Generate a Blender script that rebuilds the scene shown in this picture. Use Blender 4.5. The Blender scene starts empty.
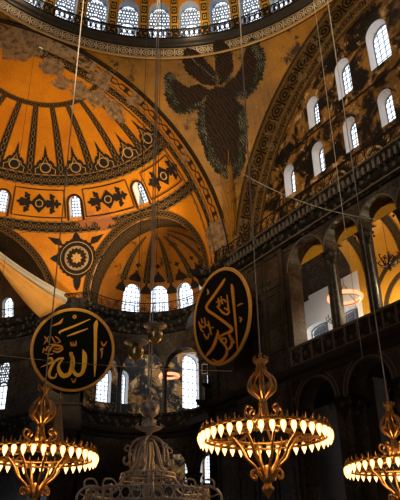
import bpy, bmesh, math, random
from math import sin, cos, pi, radians as rad, sqrt, atan2, degrees, floor, ceil
from mathutils import Vector, Matrix
random.seed(7)
S = bpy.context.scene
COL = S.collection
V = Vector

# ------------------------------------------------------------------ helpers
def link(name, me, mat=None, parent=None, loc=None):
    o = bpy.data.objects.new(name, me); COL.objects.link(o)
    if me is not None and mat is not None:
        for m in (mat if isinstance(mat, (list, tuple)) else [mat]): me.materials.append(m)
    if parent: o.parent = parent
    if loc is not None: o.location = loc
    return o
def obj(name, bm, mat, parent=None, loc=None, smooth=False, kind=None):
    me = bpy.data.meshes.new(name); bmesh.ops.recalc_face_normals(bm, faces=bm.faces) if False else None
    bm.to_mesh(me); bm.free()
    if smooth: me.shade_smooth()
    o = link(name, me, mat, parent, loc)
    if kind: o['kind'] = kind
    return o
def struct(name, bm, mat, parent=None, smooth=False):
    return obj(name, bm, mat, parent, None, smooth, None if parent else 'structure')
def thing(name, label, cat, loc=(0, 0, 0), rz=0, group=None):
    o = bpy.data.objects.new(name, None); COL.objects.link(o); o.empty_display_size = .3
    o.location = loc; o.rotation_euler = (0, 0, rz)
    return tag(o, label, cat, group)
def tag(o, label, cat, group=None):
    o['label'] = label; o['category'] = cat
    if group: o['group'] = group
    return o
def dup(root, loc, label=None, rz=None, sc=None):
    def rec(o, par):
        c = o.copy(); COL.objects.link(c); c.parent = par
        for ch in o.children: rec(ch, c)
        return c
    kids = list(root.children)
    r = root.copy(); COL.objects.link(r)
    for ch in kids: rec(ch, r)
    r.location = loc
    if rz is not None: r.rotation_euler = (0, 0, rz)
    if sc: r.scale = (sc,) * 3
    if label: r['label'] = label
    return r
def quad(bm, uvl, ps, uvs, mi=0):
    f = bm.faces.new([bm.verts.new(p) for p in ps]); f.material_index = mi
    if uvl:
        for l, t in zip(f.loops, uvs): l[uvl].uv = t
    return f
def box(bm, x0, x1, y0, y1, z0, z1, M=None):
    P = [V((x, y, z)) for z in (z0, z1) for y in (y0, y1) for x in (x0, x1)]
    if M: P = [M @ p for p in P]
    v = [bm.verts.new(p) for p in P]
    for f in ((0, 2, 3, 1), (4, 5, 7, 6), (0, 1, 5, 4), (2, 6, 7, 3), (0, 4, 6, 2), (1, 3, 7, 5)):
        bm.faces.new([v[i] for i in f])
def lathe(bm, prof, n=24, c=(0, 0), M=None, fn=None):
    rings = []
    for r, z in prof:
        ring = []
        for i in range(n):
            a = 2 * pi * i / n; k = fn(a, z) if fn else 1
            p = V((c[0] + r * k * cos(a), c[1] + r * k * sin(a), z))
            ring.append(bm.verts.new(M @ p if M else p))
        rings.append(ring)
    for A, B in zip(rings, rings[1:]):
        for i in range(n):
            j = (i + 1) % n; bm.faces.new((A[i], A[j], B[j], B[i]))
    for R_, rev in ((rings[0], True), (rings[-1], False)):
        bm.faces.new(R_[::-1] if rev else R_)
def crom(pts, n=6):
    P = [V(p) for p in pts]; out = []
    for i in range(len(P) - 1):
        a = P[i - 1] if i else P[0] * 2 - P[1]; b, c_ = P[i], P[i + 1]; d = P[i + 2] if i + 2 < len(P) else c_ * 2 - b
        for k in range(n):
            t = k / n
            out.append(.5 * ((2 * b) + (c_ - a) * t + (2 * a - 5 * b + 4 * c_ - d) * t * t + (3 * b - a - 3 * c_ + d) * t ** 3))
    out.append(P[-1]); return out
def tube(bm, pts, r, n=6, closed=False):
    P = [V(p) for p in pts]; N = len(P)
    rr = r if isinstance(r, (list, tuple)) else [r] * N
    if len(rr) != N: rr = [rr[min(len(rr) - 1, int(i * len(rr) / N))] for i in range(N)]
    rings = []; up = None
    for i, p in enumerate(P):
        a = P[i - 1] if (i or closed) else P[i]; b = P[(i + 1) % N] if (i < N - 1 or closed) else P[i]
        t = (b - a).normalized()
        if up is None:
            up = t.orthogonal().normalized()
        up = (up - t * up.dot(t)); up = up.normalized() if up.length > 1e-6 else t.orthogonal().normalized()
        s = t.cross(up)
        rings.append([bm.verts.new(p + rr[i] * (up * cos(2 * pi * k / n) + s * sin(2 * pi * k / n))) for k in range(n)])
    for i in range(N if closed else N - 1):
        A, B = rings[i], rings[(i + 1) % N]
        for k in range(n):
            j = (k + 1) % n; bm.faces.new((A[k], A[j], B[j], B[k]))
    if not closed:
        bm.faces.new(rings[0][::-1]); bm.faces.new(rings[-1])
def B(): return bmesh.new()
def uvb():
    bm = bmesh.new(); return bm, bm.loops.layers.uv.new('UVMap')

# an opening: (ua, ub, lo, hi, arcs) lo/hi callables of u
def arch_op(uc, w, sill, spring, rise=None, kz=1.0):
    rise = w * kz if rise is None else rise
    return (uc - w, uc + w, lambda u: sill, lambda u: spring + rise * sqrt(max(0, 1 - ((u - uc) / w) ** 2)))
def panel(bm, uvl, fn, us, lo, hi, ops=(), th=.5, dz=3., uk=1., vk=1., rev_mi=1, back=True):
    """a wall given by fn(u, v, depth) with arched openings cut through it"""
    lo_ = lo if callable(lo) else (lambda u: lo); hi_ = hi if callable(hi) else (lambda u: hi)
    S_ = set(round(u, 5) for u in us)
    for a, b, l, h in ops:
        for k in range(13): S_.add(round((a + b) / 2 - (b - a) / 2 * cos(pi * k / 12), 5))
    S_ = sorted(u for u in S_ if us[0] - 1e-5 <= u <= us[-1] + 1e-5)
    S_ = [S_[0]] + [b for a, b in zip(S_, S_[1:]) if b - a > 1e-4]
    def q(pts, mi=0):
        quad(bm, uvl, [fn(*p) for p in pts], [(p[0] * uk, p[1] * vk) for p in pts] if mi == 0 else [(p[2], p[1] * vk) for p in pts], mi)
    for a, b in zip(S_, S_[1:]):
        m = (a + b) / 2
        act = sorted([o for o in ops if o[0] - 1e-4 <= a and o[1] + 1e-4 >= b], key=lambda o: o[2](m))
        cur = (lo_(a), lo_(b)); ends = (hi_(a), hi_(b)); iv = []
        for o in act:
            L = (o[2](a), o[2](b)); H = (o[3](a), o[3](b))
            L = (max(L[0], cur[0]), max(L[1], cur[1])); H = (min(H[0], ends[0]), min(H[1], ends[1]))
            if H[0] <= L[0] and H[1] <= L[1]: continue
            iv.append((cur[0], cur[1], L[0], L[1])); cur = H
            for (za, zb) in ((L), (H)):
                if abs(za - ends[0]) < 1e-4 or abs(za - lo_(a)) < 1e-4: continue
                q([(a, za, 0), (b, zb, 0), (b, zb, th), (a, za, th)], rev_mi)
            for s_, e in ((a, o[0]), (b, o[1])):
                if abs(s_ - e) < 2e-4:
                    k = 0 if s_ == a else 1
                    q([(s_, L[k], 0), (s_, H[k], 0), (s_, H[k], th), (s_, L[k], th)], rev_mi)
        iv.append((cur[0], cur[1], ends[0], ends[1]))
        for la, lb, ha, hb in iv:
            n = max(1, ceil(max(ha - la, hb - lb) / dz))
            if ha - la < 1e-4 and hb - lb < 1e-4: continue
            for i in range(n):
                t0, t1 = i / n, (i + 1) / n
                A0, A1, B0, B1 = la + (ha - la) * t0, la + (ha - la) * t1, lb + (hb - lb) * t0, lb + (hb - lb) * t1
                q([(a, A0, 0), (b, B0, 0), (b, B1, 0), (a, A1, 0)])
                if back: q([(a, A0, th), (a, A1, th), (b, B1, th), (b, B0, th)])
def lin(a, b, n): return [a + (b - a) * i / n for i in range(n + 1)]
def strip(bm, uvl, fa, fb, ts, um=1.0):
    """band between two curves fa(t), fb(t); uv.x = metres along, uv.y = 0..1 across"""
    L = 0
    for t0, t1 in zip(ts, ts[1:]):
        a0, a1, b0, b1 = V(fa(t0)), V(fa(t1)), V(fb(t0)), V(fb(t1))
        d = ((a1 - a0).length + (b1 - b0).length) / 2
        quad(bm, uvl, [a0, a1, b1, b0], [(L * um, 0), ((L + d) * um, 0), ((L + d) * um, 1), (L * um, 1)])
        L += d
def sweep(bm, path, prof, closed=False):
    """path points in plan; profile (out, z): out is to the right hand of travel"""
    P = [V((p[0], p[1])) for p in path]; N = len(P); rows = []
    for i in range(N):
        a = P[i - 1] if (i or closed) else None; b = P[(i + 1) % N] if (i < N - 1 or closed) else None
        d = []
        if a is not None: d.append((P[i] - a).normalized())
        if b is not None: d.append((b - P[i]).normalized())
        t = sum(d, V((0, 0))).normalized(); nrm = V((t.y, -t.x)); k = 1 / max(.4, nrm.dot(V((d[0].y, -d[0].x))))
        rows.append([bm.verts.new((P[i].x + nrm.x * o * k, P[i].y + nrm.y * o * k, z)) for o, z in prof])
    for i in range(N if closed else N - 1):
        A, C_ = rows[i], rows[(i + 1) % N]
        for k in range(len(prof) - 1): bm.faces.new((A[k], C_[k], C_[k + 1], A[k + 1]))

# ------------------------------------------------------------------ materials
class NT:
    def __init__(s, name):
        s.mat = bpy.data.materials.new(name); s.mat.use_nodes = True; s.t = s.mat.node_tree; s.t.nodes.clear()
        s.out = s.n('ShaderNodeOutputMaterial'); s.p = s.n('ShaderNodeBsdfPrincipled'); s.lk(s.p.outputs[0], s.out.inputs[0])
    def n(s, t): return s.t.nodes.new(t)
    def lk(s, a, b): s.t.links.new(a, b)
    def set(s, sock, v):
        if isinstance(v, bpy.types.NodeSocket): s.lk(v, sock)
        elif isinstance(v, (tuple, list)) and len(v) == 3 and sock.type == 'RGBA': sock.default_value = (*v, 1)
        else: sock.default_value = v
    def m(s, op, a, b=0., c=0.):
        n = s.n('ShaderNodeMath'); n.operation = op
        for i, v in enumerate((a, b, c)): s.set(n.inputs[i], v)
        return n.outputs[0]
    def mix(s, f, a, b):
        n = s.n('ShaderNodeMix'); n.data_type = 'RGBA'; s.set(n.inputs[0], f); s.set(n.inputs[6], a); s.set(n.inputs[7], b); return n.outputs[2]
    def uv(s):
        n = s.n('ShaderNodeTexCoord'); x = s.n('ShaderNodeSeparateXYZ'); s.lk(n.outputs['UV'], x.inputs[0]); return x.outputs[0], x.outputs[1]
    def pos(s):
        n = s.n('ShaderNodeTexCoord'); return n.outputs['Object']
    def xyz(s):
        x = s.n('ShaderNodeSeparateXYZ'); s.lk(s.pos(), x.inputs[0]); return x.outputs
    def noise(s, sc, det=4, vec=None, rough=.6, dist=0):
        n = s.n('ShaderNodeTexNoise'); s.lk(vec or s.pos(), n.inputs['Vector']); n.inputs['Scale'].default_value = sc
        n.inputs['Detail'].default_value = det; n.inputs['Roughness'].default_value = rough; n.inputs['Distortion'].default_value = dist
        return n.outputs['Fac']
    def ramp(s, f, a, b):   # smoothstep
        n = s.n('ShaderNodeMapRange'); n.interpolation_type = 'SMOOTHSTEP'; s.set(n.inputs[0], f); n.inputs[1].default_value = a; n.inputs[2].default_value = b
        return n.outputs[0]
    def near(s, v, t, e): return s.m('COMPARE', v, t, e)
    def lt(s, v, t): return s.m('LESS_THAN', v, t)
    def gt(s, v, t): return s.m('GREATER_THAN', v, t)
    def mx(s, *a):
        r = a[0]
        for b in a[1:]: r = s.m('MAXIMUM', r, b)
        return r
    def base(s, c, rough=.5, metal=0., spec=.5, bump=None, bs=.3, bd=.05):
        s.set(s.p.inputs['Base Color'], c); s.set(s.p.inputs['Roughness'], rough); s.p.inputs['Metallic'].default_value = metal
        s.p.inputs['Specular IOR Level'].default_value = spec
        if bump is not None:
            b = s.n('ShaderNodeBump'); b.inputs['Strength'].default_value = bs; b.inputs['Distance'].default_value = bd
            s.lk(bump, b.inputs['Height']); s.lk(b.outputs[0], s.p.inputs['Normal'])
        return s.mat
def plain(name, c, rough=.5, metal=0., spec=.18, var=.25, sc=3.):
    s = NT(name); f = s.noise(sc, 3)
    return s.base(s.mix(f, [x * (1 - var) for x in c], [min(1, x * (1 + var)) for x in c]), rough, metal, spec)
def gold_mosaic(name, a, b, dark, dk=.62, sc=.35, patch=False):
    s = NT(name); f = s.ramp(s.noise(sc, 5), .3, .7); c = s.mix(f, a, b)
    g = s.ramp(s.noise(sc * 2.2, 7, rough=.75), dk, dk + .09); c = s.mix(g, c, dark)
    v = s.n('ShaderNodeTexVoronoi'); s.lk(s.pos(), v.inputs['Vector']); v.inputs['Scale'].default_value = 9
    c = s.mix(s.m('MULTIPLY', v.outputs['Distance'], .35), c, dark)
    if patch: c = patched(s, c)
    return s.base(c, .42, .2, .35, s.noise(14, 3), .35, .05)
def band(name, bg, fg, per=1., edge=None, edge2=None, rough=.55, style='lattice', worn=None, patch=True):
    s = NT(name); u, v = s.uv()
    fu = s.m('FRACT', s.m('DIVIDE', u, per)); d = s.m('ABSOLUTE', s.m('MULTIPLY_ADD', fu, 2., -1.)); e = s.m('ABSOLUTE', s.m('MULTIPLY_ADD', v, 2., -1.))
    if style == 'lattice':
        m_ = s.m('ADD', d, s.m('MULTIPLY', e, 1.2))
        k = s.mx(s.near(m_, .78, .09), s.lt(m_, .3), s.near(s.m('ADD', s.m('SUBTRACT', 1., d), s.m('MULTIPLY', e, 1.2)), .42, .08))
    elif style == 'circles':
        r = s.m('SQRT', s.m('ADD', s.m('MULTIPLY', d, d), s.m('MULTIPLY', s.m('MULTIPLY', e, e), 1.6)))
        k = s.mx(s.near(r, .72, .1), s.near(r, .3, .12), s.m('MULTIPLY', s.gt(d, .88), s.lt(e, .7)))
    elif style == 'scroll':
        w = s.m('MULTIPLY', s.m('SINE', s.m('MULTIPLY', u, 2 * pi / per)), .38); vv = s.m('MULTIPLY_ADD', v, 2., -1.)
        k = s.mx(s.near(vv, w, .13), s.near(vv, s.m('MULTIPLY', w, -1.), .09), s.m('MULTIPLY', s.lt(d, .22), s.lt(e, .5)))
    elif style == 'chain':
        k = s.mx(s.m('MULTIPLY', s.near(e, .42, .13), s.gt(d, .35)), s.m('MULTIPLY', s.lt(e, .32), s.lt(d, .25)))
    elif style == 'squares':
        q = s.m('MAXIMUM', d, s.m('MULTIPLY', e, 1.25)); k = s.mx(s.near(q, .62, .16), s.lt(q, .24))
    else:
        k = s.gt(d, .45)
    k = s.m('MULTIPLY', k, s.lt(e, .76))
    c = s.mix(k, bg, fg)
    c = s.mix(s.near(e, .84, .05), c, edge or fg)
    if edge2: c = s.mix(s.m('MULTIPLY', s.gt(e, .89), s.gt(d, .4)), c, edge2)
    n = s.noise(1.3, 6, rough=.7)
    if worn: c = s.mix(s.ramp(n, .56, .62), c, worn)
    c = s.mix(s.m('MULTIPLY', s.noise(5, 4), .45), c, (.01, .008, .005))
    if patch: c = patched(s, c)
    return s.base(c, rough, 0, .12)
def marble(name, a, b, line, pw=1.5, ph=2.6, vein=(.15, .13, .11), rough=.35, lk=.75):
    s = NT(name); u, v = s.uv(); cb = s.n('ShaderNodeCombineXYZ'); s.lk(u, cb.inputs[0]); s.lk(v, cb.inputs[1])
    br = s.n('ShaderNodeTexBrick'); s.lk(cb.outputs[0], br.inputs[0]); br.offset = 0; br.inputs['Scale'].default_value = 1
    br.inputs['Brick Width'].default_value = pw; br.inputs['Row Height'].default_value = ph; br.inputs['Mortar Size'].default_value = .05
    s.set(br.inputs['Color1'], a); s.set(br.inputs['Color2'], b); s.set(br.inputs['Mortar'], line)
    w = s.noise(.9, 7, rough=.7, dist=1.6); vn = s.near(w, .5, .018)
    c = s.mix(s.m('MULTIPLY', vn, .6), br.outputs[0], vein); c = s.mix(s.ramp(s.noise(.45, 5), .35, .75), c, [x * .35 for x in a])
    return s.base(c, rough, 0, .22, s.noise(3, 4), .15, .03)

PATCH = [((18.0, -1.2, 36.4), .9), ((18.9, -2.4, 36.2), .7), ((18.7, -3.8, 36.0), .85), ((18.4, -5.1, 35.6), .85), ((18.3, -6.5, 35.1), 1.0), ((17.0, 1.6, 36.6), 1.5), ((16.6, -4.6, 35.8), .9), ((16.4, -7.0, 34.7), .7), ((16.4, -14.5, 24.9), 1.25), ((15.9, -15.2, 23.9), 1.0), ((16.0, -11.6, 31.0), .5)]
DUST = [((25.9, -9.5, 29.6), .75), ((26.8, -8.2, 29.9), .6), ((25.2, -10.3, 30.3), .5)]
def patched(s, c, col=(.36, .225, .125)):
    nz = s.m('MULTIPLY', s.m('SUBTRACT', s.noise(1.1, 7, rough=.75), .5), 3.2); tot = None
    for L, out in ((PATCH, 0), (DUST, 1)):
        tot = None
        for (ct, r) in L:
            v = s.n('ShaderNodeVectorMath'); v.operation = 'DISTANCE'; s.lk(s.pos(), v.inputs[0]); v.inputs[1].default_value = ct
            q = s.m('SUBTRACT', v.outputs['Value'], r); tot = q if tot is None else s.m('MINIMUM', tot, q)
        k = s.m('SUBTRACT', 1., s.ramp(s.m('ADD', tot, nz), -.1, .12))
        cc = s.mix(s.ramp(s.noise(2.6, 6, rough=.75), .4, .65), col, (.10, .065, .04)) if not out else (.50, .17, .06)
        c = s.mix(k if not out else s.m('MULTIPLY', k, .75), c, cc)
    return c
M = {}
M['gold'] = gold_mosaic('orange_gold_mosaic', (.92, .345, .010), (.72, .225, .008), (.22, .075, .01), .66, patch=True)
M['gold_old'] = gold_mosaic('aged_gold_mosaic', (.56, .25, .02), (.22, .105, .014), (.035, .02, .01), .55, .2)
M['conch'] = gold_mosaic('shaded_conch_mosaic', (.60, .22, .012), (.34, .12, .010), (.07, .03, .01), .54, .3)  # darker version of the gold mosaic: the conch's shade is put into the colour
M['apse_dark'] = gold_mosaic('shaded_apse_mosaic', (.10, .045, .012), (.05, .025, .01), (.015, .009, .006), .55, .3)  # near-black gold mosaic: the dim apse interior is painted into the colour
M['gold_vault'] = gold_mosaic('yellow_vault_plaster', (.85, .45, .04), (.7, .33, .03), (.3, .15, .03), .64)
M['reveal'] = plain('pale_window_reveal', (.80, .76, .73), .8, var=.1, sc=2)
DK = (.018, .014, .011)
M['reveal_dome'] = band('painted_dome_reveal', (.62, .68, .76), (.10, .14, .2), .5, style='lattice', edge=(.12, .16, .22))
M['frieze'] = band('dark_gold_frieze', (.014, .010, .008), (.24, .14, .05), .72, edge=(.36, .2, .06), edge2=(.42, .2, .06))
M['frieze_soffit'] = band('orange_scroll_soffit', (.62, .24, .02), (.04, .022, .012), 1.5, style='scroll', edge=(.05, .03, .02))
M['arch_dark'] = band('dark_arch_border', (.010, .008, .007), (.11, .065, .025), .6, edge=(.30, .17, .05), style='circles')
M['arch_plain'] = band('dark_dotted_border', (.010, .008, .007), (.18, .09, .03), .35, edge=(.5, .24, .04), style='chain')
M['rib'] = band('dark_rib_chain', (.012, .009, .008), (.22, .13, .05), .6, edge=(.10, .05, .02), style='chain')
M['dome_frieze'] = band('white_knotwork_frieze', (.05, .04, .035), (.62, .50, .34), .85, edge=(.6, .46, .22), style='circles')
M['dome_frieze_lat'] = band('gold_lattice_frieze', (.55, .36, .1), (.05, .04, .03), .6, edge=(.05, .04, .03), style='lattice')
M['dome_pier'] = band('gold_square_dome_panel', (.62, .36, .05), (.012, .01, .008), .8, edge=(.012, .01, .008), style='squares')
M['dull_scroll'] = band('dull_ochre_scroll', (.20, .11, .03), (.02, .015, .012), 1.3, style='circles', edge=(.3, .2, .08), worn=(.34, .22, .12))
M['paint_dark'] = plain('dark_painted_ornament', (.018, .013, .011), .6, var=.5)
M['paint_grey'] = NT('grey_green_feathers')
M['paint_brown'] = NT('brown_feathers')
def _f(s):
    w = s.n('ShaderNodeTexWave'); w.inputs['Scale'].default_value = 1.6; w.inputs['Distortion'].default_value = 9; s.lk(s.pos(), w.inputs['Vector'])
    return s.base(s.mix(s.m('MULTIPLY', w.outputs['Fac'], s.noise(2.5, 5)), (.010, .006, .005), (.095, .042, .018)), .6, 0, .15)
M['paint_brown'] = _f(M['paint_brown'])
def _g(s):
    w = s.n('ShaderNodeTexWave'); w.inputs['Scale'].default_value = 2.2; w.inputs['Distortion'].default_value = 14; w.inputs['Detail'].default_value = 4; s.lk(s.pos(), w.inputs['Vector'])
    return s.base(s.mix(s.m('MULTIPLY', s.ramp(w.outputs['Fac'], .45, .9), s.ramp(s.noise(1.1, 5), .4, .62)), (.022, .02, .013), (.21, .21, .15)), .7, 0, .15)
M['paint_grey'] = _g(M['paint_grey'])
M['paint_gold'] = plain('gold_paint', (.6, .36, .12), .5, .2)
M['plaster'] = plain('flaked_beige_plaster', (.46, .30, .17), .85, var=.5, sc=1.6)
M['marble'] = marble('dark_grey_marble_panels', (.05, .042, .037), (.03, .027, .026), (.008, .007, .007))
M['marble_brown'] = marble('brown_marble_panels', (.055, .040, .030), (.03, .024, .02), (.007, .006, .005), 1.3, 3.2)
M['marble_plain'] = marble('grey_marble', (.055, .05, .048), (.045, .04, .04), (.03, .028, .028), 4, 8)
M['stone'] = plain('dark_carved_stone', (.032, .028, .026), .6, var=.5, sc=2.5)
M['stone_lt'] = plain('worn_grey_stone', (.13, .115, .10), .6, var=.5, sc=1.5)
def carved(name, a, b, per=.5):
    s = NT(name); v = s.n('ShaderNodeTexVoronoi'); s.lk(s.pos(), v.inputs['Vector']); v.inputs['Scale'].default_value = 1 / per
    return s.base(s.mix(s.ramp(v.outputs['Distance'], .2, .45), b, a), .6, 0, .2, v.outputs['Distance'], .9, .12)
M['carved'] = carved('drilled_marble_carving', (.010, .009, .008), (.085, .075, .066), .42)
def tymp():
    s = NT('weathered_shaded_tympanum'); p = s.pos(); x, y, z = s.xyz()
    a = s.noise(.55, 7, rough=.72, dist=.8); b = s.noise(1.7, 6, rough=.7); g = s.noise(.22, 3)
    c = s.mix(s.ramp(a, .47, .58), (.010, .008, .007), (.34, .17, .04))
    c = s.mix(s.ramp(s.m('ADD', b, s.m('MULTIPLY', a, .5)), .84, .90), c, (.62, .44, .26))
    c = s.mix(s.ramp(s.m('MULTIPLY_ADD', x, .035, s.m('MULTIPLY', g, .9)), .30, .62), s.mix(.78, c, (.008, .007, .007)), c)  # darkens towards low x: the wall's uneven lighting is painted into the colour
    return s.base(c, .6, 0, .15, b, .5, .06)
M['tymp'] = tymp()
def worn_soffit(name, axis, c0, r):
    s = NT(name); u, v = s.uv()
    a = s.noise(.5, 7, rough=.7, dist=.7); k = s.ramp(a, .47, .56)
    per = 2.2; fu = s.m('FRACT', s.m('DIVIDE', u, per)); d = s.m('ABSOLUTE', s.m('MULTIPLY_ADD', fu, 2., -1.)); e = s.m('ABSOLUTE', s.m('MULTIPLY_ADD', v, 2., -1.))
    rr = s.m('SQRT', s.m('ADD', s.m('MULTIPLY', d, d), s.m('MULTIPLY', s.m('MULTIPLY', e, e), 1.2)))
    k2 = s.m('MULTIPLY', s.mx(s.near(rr, .75, .12), s.lt(rr, .35)), s.lt(e, .8))
    c = s.mix(k2, (.30, .15, .03), (.05, .035, .025)); c = s.mix(k, c, (.36, .25, .16)); c = s.mix(s.ramp(s.noise(2.1, 5), .52, .7), c, (.03, .02, .015)); c = patched(s, c)
    return s.base(c, .65, 0, .4, a, .5, .08)
M['soffit_worn'] = worn_soffit('worn_painted_arch_soffit', 0, 0, 0)
M['bronze'] = plain('gilded_bronze', (.62, .36, .12), .32, .9, var=.35, sc=6)
M['bronze_dk'] = plain('old_dark_brass', (.34, .22, .10), .38, .85, var=.5, sc=6)
M['silver'] = plain('tarnished_silver_iron', (.66, .58, .50), .42, .45, var=.4, sc=7)
M['iron'] = plain('black_iron', (.02, .018, .016), .5, .3)
M['lattice'] = plain('grey_window_lattice', (.14, .15, .17), .6)
M['lattice_blue'] = plain('blue_grey_stucco_lattice', (.30, .36, .45), .7)
M['cable'] = plain('grey_steel_cable', (.62, .58, .54), .5, 0)
M['cable_dk'] = plain('dark_steel_cable', (.10, .095, .09), .5, .3)
M['board'] = plain('black_green_lacquer_board', (.003, .005, .004), .5, spec=.06, var=.3)
M['leaf'] = plain('gold_leaf_lettering', (.95, .48, .06), .45, 0, var=.18, sc=4)
M['leaf_dk'] = plain('dull_gold_lettering', (.62, .26, .03), .5, 0, var=.2, sc=4)
M['frame_gold'] = plain('gold_round_frame', (.62, .32, .07), .45, 0, var=.25, sc=4)
M['cloth_white'] = plain('white_sailcloth', (.50, .45, .39), .9, var=.15, sc=1)
M['cloth_gold'] = plain('yellow_sailcloth', (.62, .32, .08), .9, var=.2, sc=1)
M['egg'] = plain('polished_ostrich_egg', (.95, .58, .22), .28, .85, .5, var=.3, sc=5)
M['minbar'] = band('gilded_spire_scales', (.62, .46, .28), (.30, .20, .11), .45, style='lattice', edge=(.4, .28, .14))
M['white_wall'] = plain('white_plaster', (.82, .82, .84), .8, var=.05)
M['wood'] = plain('dark_wood', (.06, .03, .018), .55)
M['floor'] = marble('pale_grey_marble_floor', (.32, .30, .28), (.26, .25, .24), (.12, .11, .1), 2.5, 1.4, rough=.25)
def emit(name, c, st):
    s = NT(name); e = s.n('ShaderNodeEmission'); s.set(e.inputs[0], c); e.inputs[1].default_value = st; s.lk(e.outputs[0], s.out.inputs[0]); return s.mat
def bulb():
    s = NT('amber_lamp_glass'); e = s.n('ShaderNodeEmission'); lw = s.n('ShaderNodeLayerWeight'); lw.inputs[0].default_value = .5
    s.lk(s.mix(lw.outputs['Facing'], (1., .62, .22), (1., .22, .02)), e.inputs[0]); s.lk(s.m('MULTIPLY_ADD', lw.outputs['Facing'], -3.2, 5.0), e.inputs[1]); s.lk(e.outputs[0], s.out.inputs[0]); return s.mat
M['bulb'] = bulb()
M['bulb_core'] = emit('lamp_filament', (1., .80, .42), 22.)
M['tube_red'] = emit('orange_red_lamp_strip', (1., .26, .12), 2.8)
def glass():
    s = NT('window_glass'); t = s.n('ShaderNodeBsdfTransparent'); g = s.n('ShaderNodeBsdfGlossy'); g.inputs['Roughness'].default_value = .1
    s.set(t.inputs[0], (.93, .95, 1.)); x = s.n('ShaderNodeMixShader'); x.inputs[0].default_value = .06
    s.lk(t.outputs[0], x.inputs[1]); s.lk(g.outputs[0], x.inputs[2]); s.lk(x.outputs[0], s.out.inputs[0]); return s.mat
M['glass'] = glass()

# ------------------------------------------------------------------ windows
WN = [0]
def window(fn, uc, w, sill, spring, depth, nx=4, nz=7, rise=None, kz=1., bar=.035, uk=1., mat=None, tracery=False, vdeg=True):
    """fn(u, v, d) wall map; the lattice and glass sit at `depth` inside the wall"""
    rise = w * kz if rise is None else rise; WN[0] += 1
    top = lambda u: spring + rise * sqrt(max(0, 1 - ((u - uc) / w) ** 2))
    bm = B(); P = lambda u, v, d=0.: V(fn(u, v, depth + d))
    wm = (P(uc + w, sill) - P(uc - w, sill)).length / 2; s = w / wm      # units per metre in u
    def bar_(a, b, r=bar): tube(bm, [a, b], r, 4)
    outline = [P(uc - w, sill)] + [P(uc - w * cos(pi * k / 12), top(uc - w * cos(pi * k / 12))) for k in range(13)] + [P(uc + w, sill)]
    tube(bm, outline, bar * 2.0, 4, True)
    for i in range(1, nx):
        u = uc - w + 2 * w * i / nx; bar_(P(u, sill), P(u, top(u)))
    H = spring + rise - sill
    for j in range(1, nz):
        v = sill + H * j / nz
        hw = w if v <= spring else w * sqrt(max(0, 1 - ((v - spring) / rise) ** 2))
        bar_(P(uc - hw, v), P(uc + hw, v), bar * (2.2 if (tracery and j == nz // 2) else 1))
    if tracery:
        w2, sp2 = w * .68, sill + H * .42; r2 = H * .16
        t2 = lambda u: sp2 + r2 * sqrt(max(0, 1 - ((u - uc) / w2) ** 2)) if abs(u - uc) < w2 else sill
        tube(bm, [P(uc - w2, sill, -.02)] + [P(uc - w2 * cos(pi * k / 10), t2(uc - w2 * cos(pi * k / 10)) if 0 < k < 10 else sp2, -.02) for k in range(11)] + [P(uc + w2, sill, -.02)], bar * 2.6, 4)
        st = .26; nu_ = int(2 * wm / st) + 1
        for i in range(-nu_, nu_ + 1):
            for j in range(int(H * .3 / .1) + 14):
                x_ = (i + (.5 if j % 2 else 0)) * st * .9; cu_ = uc + x_ * s; zz = j * .24; dv = s if vdeg else 1.; cv_ = sill + .15 * dv + zz * dv
                if abs(cu_ - uc) > w * .93 or cv_ > top(cu_) - .1 * dv or (abs(cu_ - uc) < w2 * 1.05 and cv_ < t2(min(max(cu_, uc - w2 * .99), uc + w2 * .99)) + .12 * dv): continue
                tube(bm, [P(cu_ + .12 * s * cos(t), cv_ + .12 * dv * sin(t), -.02) for t in [k * pi / 3 for k in range(6)]], .042, 4, True)
    fr = struct('window_%d' % WN[0], bm, mat or M['lattice'])
    bm = B(); us = [uc - w * cos(pi * k / 12) for k in range(13)]
    for a, b in zip(us, us[1:]): quad(bm, None, [P(a, sill, .03), P(b, sill, .03), P(b, top(b), .03), P(a, top(a), .03)], None)
    struct('window_pane', bm, M['glass'], fr)
    return fr

# ------------------------------------------------------------------ the dome
ZA, RA = 21.6, 15.5            # great arches: centre height and radius
ZR = 37.1                      # foot of the dome ring
def sph_fn(c, R):              # u azimuth (deg, clockwise from east), v elevation (deg)
    def f(u, v, d): a, e = rad(u), rad(v); r = (R + d); return (c[0] + r * cos(e) * cos(a), c[1] - r * cos(e) * sin(a), c[2] + r * sin(e))
    return f
dome_fn = sph_fn((0, 0, 36.0), 15.9)
DW = [i * 9 + 3.2 for i in range(40)]
bm, uvl = uvb()
wk = 3.05
ops = [arch_op(u, wk, 11.0, 19.6, rise=3.0) for u in DW]
panel(bm, uvl, dome_fn, lin(0 - 1.3, 360 - 1.3, 120), 8., 34., ops, 1.15, 4, uk=15.6 * pi / 180, vk=15.6 * pi / 180)
panel(bm, uvl, dome_fn, lin(0 - 1.3, 360 - 1.3, 60), 34., 89.5, (), .5, 6, uk=15.6 * pi / 180, vk=15.6 * pi / 180)
struct('ceiling_dome', bm, [M['gold'], M['reveal_dome']])
for u in DW:
    if -20 < u < 100 or u > 330: window(dome_fn, u, wk, 11.0, 19.6, 1.1, 5, 9, rise=3.0, bar=.03, tracery=True, mat=M['lattice_blue'])
bm, uvl = uvb()
for u in DW:                   # painted square panels on the piers between dome windows
    a = u + 4.5; strip(bm, uvl, lambda t, a=a: dome_fn(a - 1.3, t, -.03), lambda t, a=a: dome_fn(a + 1.3, t, -.03), lin(10, 34, 8))
struct('trim_dome_piers', bm, M['dome_pier'])
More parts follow.
